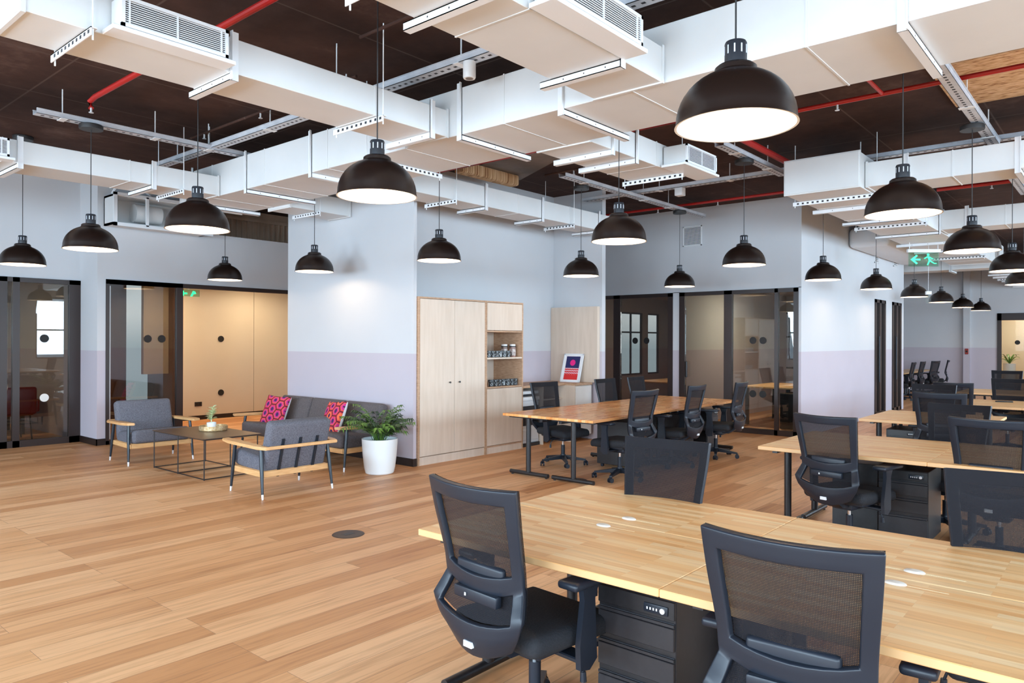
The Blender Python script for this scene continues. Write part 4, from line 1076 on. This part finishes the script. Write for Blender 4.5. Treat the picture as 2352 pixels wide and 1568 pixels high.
# potted palm
t = thing('potted_palm', 'bushy green palm in a tall tapered white pot beside the column', 'potted plant', (5.73, 7.02, 0))
MB().lathe([(0, 0), (.155, 0), (.172, .012), (.188, .08), (.205, .22), (.215, .36), (.218, .425), (.205, .425), (.202, .39), (0, .39)], 48).build('pot', M_pot, t)
MB().lathe([(0, .385), (.2, .39)], 32).build('soil', M_soil, t)
rnd = random.Random(11)
for k in range(44):
    a = k * 2.399 + rnd.uniform(-.2, .2); el = rnd.uniform(.65, 1.45); Lf = rnd.uniform(.40, .60)
    if math.cos(a) > .2: Lf *= .70
    if math.sin(a) > .3: Lf *= .85
    d = Vector((math.cos(a), math.sin(a), 0)); pts = []
    r0 = rnd.uniform(.0, .08)
    n = 9
    for i in range(n + 1):
        f = i / n
        pts.append(Vector((0, 0, .39)) + d * (r0 + Lf * (math.cos(el) * f + .34 * f * f)) + Vector((0, 0, Lf * (math.sin(el) * f * 1.35 - .48 * f ** 2.6))))
    b = MB(); b.tube(pts, [.0045 * (1 - .75 * i / n) for i in range(n + 1)], 5)
    for i in range(3, n + 1):
        for sub in (0, .5):
            f0 = pts[i - 1].lerp(pts[i], sub); tan = (pts[i] - pts[i - 1]).normalized(); sd = tan.cross(Vector((0, 0, 1))).normalized()
            for s in (-1, 1):
                dr = (tan * .8 + sd * s * .8 + Vector((0, 0, -.15 + rnd.uniform(-.15, .15)))).normalized(); ll = (.19 - .11 * (i + sub) / n) * rnd.uniform(.8, 1.1); w = .012
                e1 = f0 + dr * ll * .5 + Vector((0, 0, .004)); e2 = f0 + dr * ll + Vector((0, 0, -.03)); cr = (dr.cross(Vector((0, 0, 1))).normalized() + Vector((0, 0, rnd.uniform(-.6, .6)))).normalized() * w
                V = [b.bm.verts.new(p) for p in (f0, e1 - cr, e2, e1 + cr)]; b.bm.faces.new(V)
    b.build('frond', M_leaf if k % 3 else M_leafd, t, ang=80)

# ------------------------------------------------------------------ storage wall
def knob(parent, x, y, z):
    MB().lathe([(0, 0), (.006, 0), (.006, .012), (.013, .018), (.013, .024), (0, .027)], 16).xf(Matrix.Translation((x, y, z)) @ Matrix.Rotation(R(90), 4, 'X')).build('knob', M_steel, parent)
t = thing('storage_cabinet', 'tall two door birch cupboard beside the white column', 'cabinet', (6.36, 7.02, 0))
b = MB(); b.box(0, 0, 0, .022, .62, 2.19); b.box(1.258, 0, 0, 1.28, .62, 2.19); b.box(.022, .002, 2.168, 1.258, .62, 2.19); b.box(.022, .59, .1, 1.258, .61, 2.168); b.box(.022, .04, .09, 1.258, .6, .11)
cb = b.build('carcass', M_plyedge, t, smooth=False)
MB().box(.022, .012, 0, 1.258, .032, .105).build('plinth', M_ply, t, smooth=False)
for i, (x0, x1, kx) in enumerate(((.026, .648, .555), (.653, 1.254, .735))):
    d = MB().box(x0, -.004, .118, x1, .016, 2.163, .0015).build('door', M_ply, t, smooth=False); knob(d, kx, -.004, 1.06)
t = thing('shelf_cabinet', 'narrower birch cabinet with two open shelves of mugs', 'cabinet', (7.645, 7.02, 0))
b = MB(); Wd = .825
b.box(0, 0, 0, .022, .62, 2.19); b.box(Wd - .022, 0, 0, Wd, .62, 2.19); b.box(.022, .002, 2.168, Wd - .022, .62, 2.19)
for z in (1.745, .935, .09): b.box(.022, .01, z, Wd - .022, .6, z + .022)
b.build('carcass', M_plyedge, t, smooth=False)
MB().box(.022, .58, .1, Wd - .022, .6, 2.168).build('back_panel', M_ply, t, smooth=False)
MB().box(.022, .005, 1.355, Wd - .022, .58, 1.378).build('shelf', M_ply, t, smooth=False)
MB().box(.022, .012, 0, Wd - .022, .032, .09).build('plinth', M_ply, t, smooth=False)
MB().box(.026, -.002, 1.772, Wd - .026, .016, 2.163, .0015).build('door', M_ply, t, smooth=False)
MB().box(.026, -.002, .118, Wd - .026, .016, .930, .0015).build('door', M_ply, t, smooth=False)
def make_mug(loc, rz, label, group):
    t = thing('mug', label, 'mug', loc, rz, group)
    MB().lathe([(0, 0), (.034, 0), (.040, .006), (.041, .095), (.037, .095), (.036, .012), (0, .01)], 24).build('cup', M_mug, t)
    MB().tube([(.038, 0, .075), (.062, 0, .07), (.066, 0, .048), (.058, 0, .026), (.038, 0, .02)], .006, 6).build('handle', M_steel, t)
    return t
mug = None
for row, z, xs_ in (('upper', 1.378, (7.80, 7.885, 7.97, 8.055, 8.14, 8.225)), ('lower', .957, (7.86, 7.95, 8.04, 8.13, 8.22, 8.31, 8.40))):
    for i, x in enumerate(xs_):
        pos = 'leftmost' if i == 0 else 'rightmost' if i == len(xs_) - 1 else ['second', 'third', 'fourth', 'fifth', 'sixth'][i - 1] + ' from the left'
        l = 'black and white patterned mug, %s on the %s cabinet shelf' % (pos, row)
        if mug is None: mug = make_mug((x, 7.12, z), R(-60), l, 'patterned mugs on the cabinet shelves')
        else: clone(mug, (x, 7.12, z), R(-60 + 25 * (i % 4)), l)
glassj = glass_mat('jar_glass', (.75, .7, .68))
for x, m2, l in ((8.245, M_mfp, 'glass jar with white lid and pale contents on the upper cabinet shelf'), (8.365, C_pink, 'glass jar with white lid and pinkish contents at the right of the upper cabinet shelf')):
    t = thing('storage_jar', l, 'jar', (x, 7.20 if x < 8.3 else 7.14, 1.378), 0, 'lidded jars on the upper shelf')
    MB().lathe([(0, 0), (.045, 0), (.048, .01), (.048, .15), (0, .15)], 24).build('jar_body', mat('jar_brown', (.16, .09, .07), .3) if x < 8.3 else noisy('jar_pink', (.42, .24, .2), (.10, .05, .04), 45, .3), t)
    MB().lathe([(.0485, .02), (.0492, .02), (.0492, .12), (.0485, .12)], 24).build('paper_label', noisy('jar_label', (.7, .68, .66), (.25, .16, .14), 30), t)
    MB().lathe([(0, .150), (.050, .150), (.050, .165)], 24).build('dark_band', M_dot, t)
    MB().lathe([(0, .165), (.044, .165), (.044, .19), (0, .192)], 24).build('lid', M_white, t)

t = thing('nook_counter', 'birch counter with shelf bay and end cupboard in the nook', 'counter', (8.475, 6.80, 0))
b = MB(); b.prism([(0, .22, .905), (1.06, .22, .905), (1.06, 0, .905), (1.52, 0, .905), (1.52, .85, .905), (0, .85, .905)], (0, 0, .035)); b.build('worktop', M_plyedge, t, smooth=False)
b = MB(); b.box(.50, .24, 0, .522, .84, .905); b.box(1.05, .02, 0, 1.07, .84, .905); b.box(.522, .80, 0, 1.05, .82, .905)
b.build('carcass', M_ply, t, smooth=False)
MB().box(.522, .26, .685, 1.05, .80, .705).build('shelf', M_ply, t, smooth=False)
MB().box(.522, .26, .10, 1.05, .80, .12).build('bottom_shelf', M_ply, t, smooth=False)
b = MB(); b.box(1.07, .03, .10, 1.51, .84, .90); b.build('cupboard_body', M_ply, t, smooth=False)
MB().box(1.075, .008, .10, 1.505, .028, .895, .0015).build('door', noisy('pale_laminate', (.74, .70, .66), (.78, .74, .70), 2, .5), t, smooth=False)
struct(MB().box(9.985, 6.70, .94, 10.058, 7.655, 2.19).build('trim_nook_panel', M_ply, smooth=False))
t = thing('multifunction_printer', 'pale grey and black office printer under the nook counter', 'printer', (8.50, 7.10, 0))
MB().box(0, 0, .05, .46, .50, .70, .01).build('printer_body', M_mfp, t)
MB().box(.02, -.004, .32, .44, .0, .62).build('front_panel', M_hole, t, smooth=False)
MB().box(-.0, -.02, .70, .46, .5, .76, .015, 2).build('scanner_lid', M_white, t)
MB().box(.02, -.012, .80, .44, .48, .85, .012, 2).build('document_feeder', M_white, t)
MB().box(.08, .05, .755, .38, .45, .805).build('feeder_support', M_hole, t, smooth=False)
MB().box(.03, -.012, .10, .43, .0, .26, .004).build('paper_drawer', M_mfp, t)
MB().box(-.0, -.015, .0, .46, .5, .05).build('castor_plinth', M_steel, t, smooth=False)
# framed poster leaning on the wooden panel; faces -X
t = thing('framed_poster', 'white framed print with pink circle on navy above red, leaning in the nook', 'framed poster', (9.80, 7.13, .940), R(-90 + 4))
t.rotation_euler = Euler((R(-17), 0, R(-88)), 'XYZ')
Wp, Hp = .385, .49
b = MB(); e_ = .024
b.box(-Wp / 2, 0, 0, Wp / 2, .018, e_); b.box(-Wp / 2, 0, Hp - e_, Wp / 2, .018, Hp); b.box(-Wp / 2, 0, 0, -Wp / 2 + e_, .018, Hp); b.box(Wp / 2 - e_, 0, 0, Wp / 2, .018, Hp)
b.build('frame', M_white, t, smooth=False)
MB().box(-Wp / 2 + .01, .010, .01, Wp / 2 - .01, .014, Hp - .01).build('mount', mat('paper_white', (.85, .85, .86), .7), t, smooth=False)
pr = MB()
pw = .135
pr.mi = 0; pr.box(-pw, .0075, .245, pw, .009, .445)
pr.mi = 1; pr.box(-pw, .0075, .045, pw, .009, .13)
n = 40
for k in range(6):
    z0 = .13 + k * .0195
    pr.mi = 1 if k % 2 == 0 else 3
    for i in range(n):
        x0 = -pw + 2 * pw * i / n; x1 = -pw + 2 * pw * (i + 1) / n
        w0 = .003 * math.sin(i * .9); w1 = .003 * math.sin((i + 1) * .9)
        zt0, zt1 = z0 + .0195, z0 + .0195
        pr.poly([(x0, .0076, z0 + w0), (x1, .0076, z0 + w1), (x1, .0076, zt1 + w1), (x0, .0076, zt0 + w0)])
pr.mi = 2; pr.cyl((0, .0074, .335), (0, .0066, .335), .052, n=40)
pr.build('print', [mat('print_navy', (.012, .015, .10), .6), mat('print_red', (.68, .02, .02), .6), mat('print_pink', (.80, .01, .22), .6), mat('print_stripe', (.75, .42, .48), .6)], t, smooth=False)

# ------------------------------------------------------------------ furnishing seen through the glass
t = thing('lounge_chair', 'dark red leather armchair behind the left glazing', 'armchair', (3.62, 13.75, 0), R(180))
MB().box(-.32, -.32, .40, .32, .30, .50, .04, 3).build('seat', M_redlea, t)
MB().box(-.34, .24, .42, .34, .34, .86, .04, 3).build('backrest', M_redlea, t)
for s in (-1, 1): MB().box(s * .35 - .04, -.28, .45, s * .35 + .04, .3, .66, .03, 2).build('armrest', M_redlea, t)
for sx in (-.28, .28):
    for sy in (-.26, .28): MB().cyl((sx, sy, 0), (sx * .92, sy * .92, .41), .012, n=8).build('leg', M_steel, t)
t = thing('meeting_table', 'dark table behind the red armchair in the left room', 'table', (3.3, 14.9, 0))
MB().box(-1.3, -.5, .72, .9, .5, .75, .004).build('table_top', M_ctop, t, smooth=False)
for sx in (-1.1, .75):
    for sy in (-.4, .4): MB().box(sx - .03, sy - .03, 0, sx + .03, sy + .03, .72).build('leg', M_steel, t, smooth=False)
t = thing('wall_screen', 'dark flat screen on the wall of the left room', 'screen', (3.2, 16.55, 1.0))
MB().box(-.5, 0, 0, .7, .04, .85, .006).build('screen_panel', M_hole, t)
MB().box(-.1, .04, .3, .3, .05, .6).build('wall_bracket', M_steel, t, smooth=False)
for x, y, l, sz in ((14.6, 5.4, 'side table in oak behind the right hand glass door', 1.5), (14.7, 7.9, 'oak table behind the left hand glass door', 1.5)):
    t = thing('meeting_table', l, 'table', (x, y, 0), 0, 'tables inside the meeting rooms')
    MB().box(-.8, -.5, .72, .8, .5, .75, .004).build('table_top', M_top, t, smooth=False)
    for sx in (-.7, .7):
        for sy in (-.4, .4): MB().box(sx - .03, sy - .03, 0, sx + .03, sy + .03, .72).build('leg', M_steel, t, smooth=False)
tag(MB().box(13.6, 4.55, 0, 14.1, 5.05, .66, .01).build('storage_box', M_steel, smooth=False), 'black cabinet on the floor inside the right meeting room', 'cabinet')
t = thing('potted_plant', 'small green plant visible behind the far framed door', 'potted plant', (27.9, 3.05, 0))
MB().lathe([(0, .0), (.14, 0), (.17, .95), (.15, .95), (0, .93)], 24).build('planter', M_pot, t)
b = MB()
for k in range(16):
    a = k * 2.4; leaf(b, (0, 0, .93), (math.cos(a), math.sin(a), .1), 1.0 + .5 * (k % 3), .32, .03)
b.build('foliage', M_leaf, t, ang=80)
# recessed luminaires with their own light
def downlight(x, y, z, label, power, col=(1, .72, .42), r=.14):
    t = thing('ceiling_downlight', label, 'ceiling light', (x, y, z), 0, 'recessed lights behind the glazing')
    MB().lathe([(r, 0), (r + .015, 0), (r + .015, -.012), (r, -.012), (r, 0)], 28).build('trim_ring', M_white, t)
    MB().lathe([(0, -.004), (r, -.004)], 28).build('diffuser', mat('warm_diffuser', (1, .85, .6), .5, emis=(1, .74, .42), estr=6) if 'warm_diffuser' not in bpy.data.materials else bpy.data.materials['warm_diffuser'], t, smooth=False)
    L = bpy.data.lights.new('downlight_light', 'AREA'); L.shape = 'DISK'; L.size = r * 2; L.energy = power; L.color = col
    o = bpy.data.objects.new('downlight_light', L); COL.objects.link(o); o.location = (x, y, z - .02)
downlight(5.6, 13.4, 2.75, 'left recessed light above the corridor glass door', 16)
downlight(6.2, 13.6, 2.75, 'second recessed light above the corridor glass door', 26)
downlight(8.15, 13.55, 2.75, 'recessed light washing the beige corridor joinery', 23, (1, .76, .48))
downlight(2.4, 14.6, 2.75, 'recessed light in the left lounge room', 22)
downlight(14.4, 7.9, 2.75, 'recessed light inside the left meeting room', 35, (1, .82, .6))
downlight(14.4, 5.5, 2.75, 'recessed light inside the right meeting room', 35, (1, .82, .6))
downlight(28.2, 2.6, 2.9, 'recessed light in the far beige room', 60, (1, .85, .65))
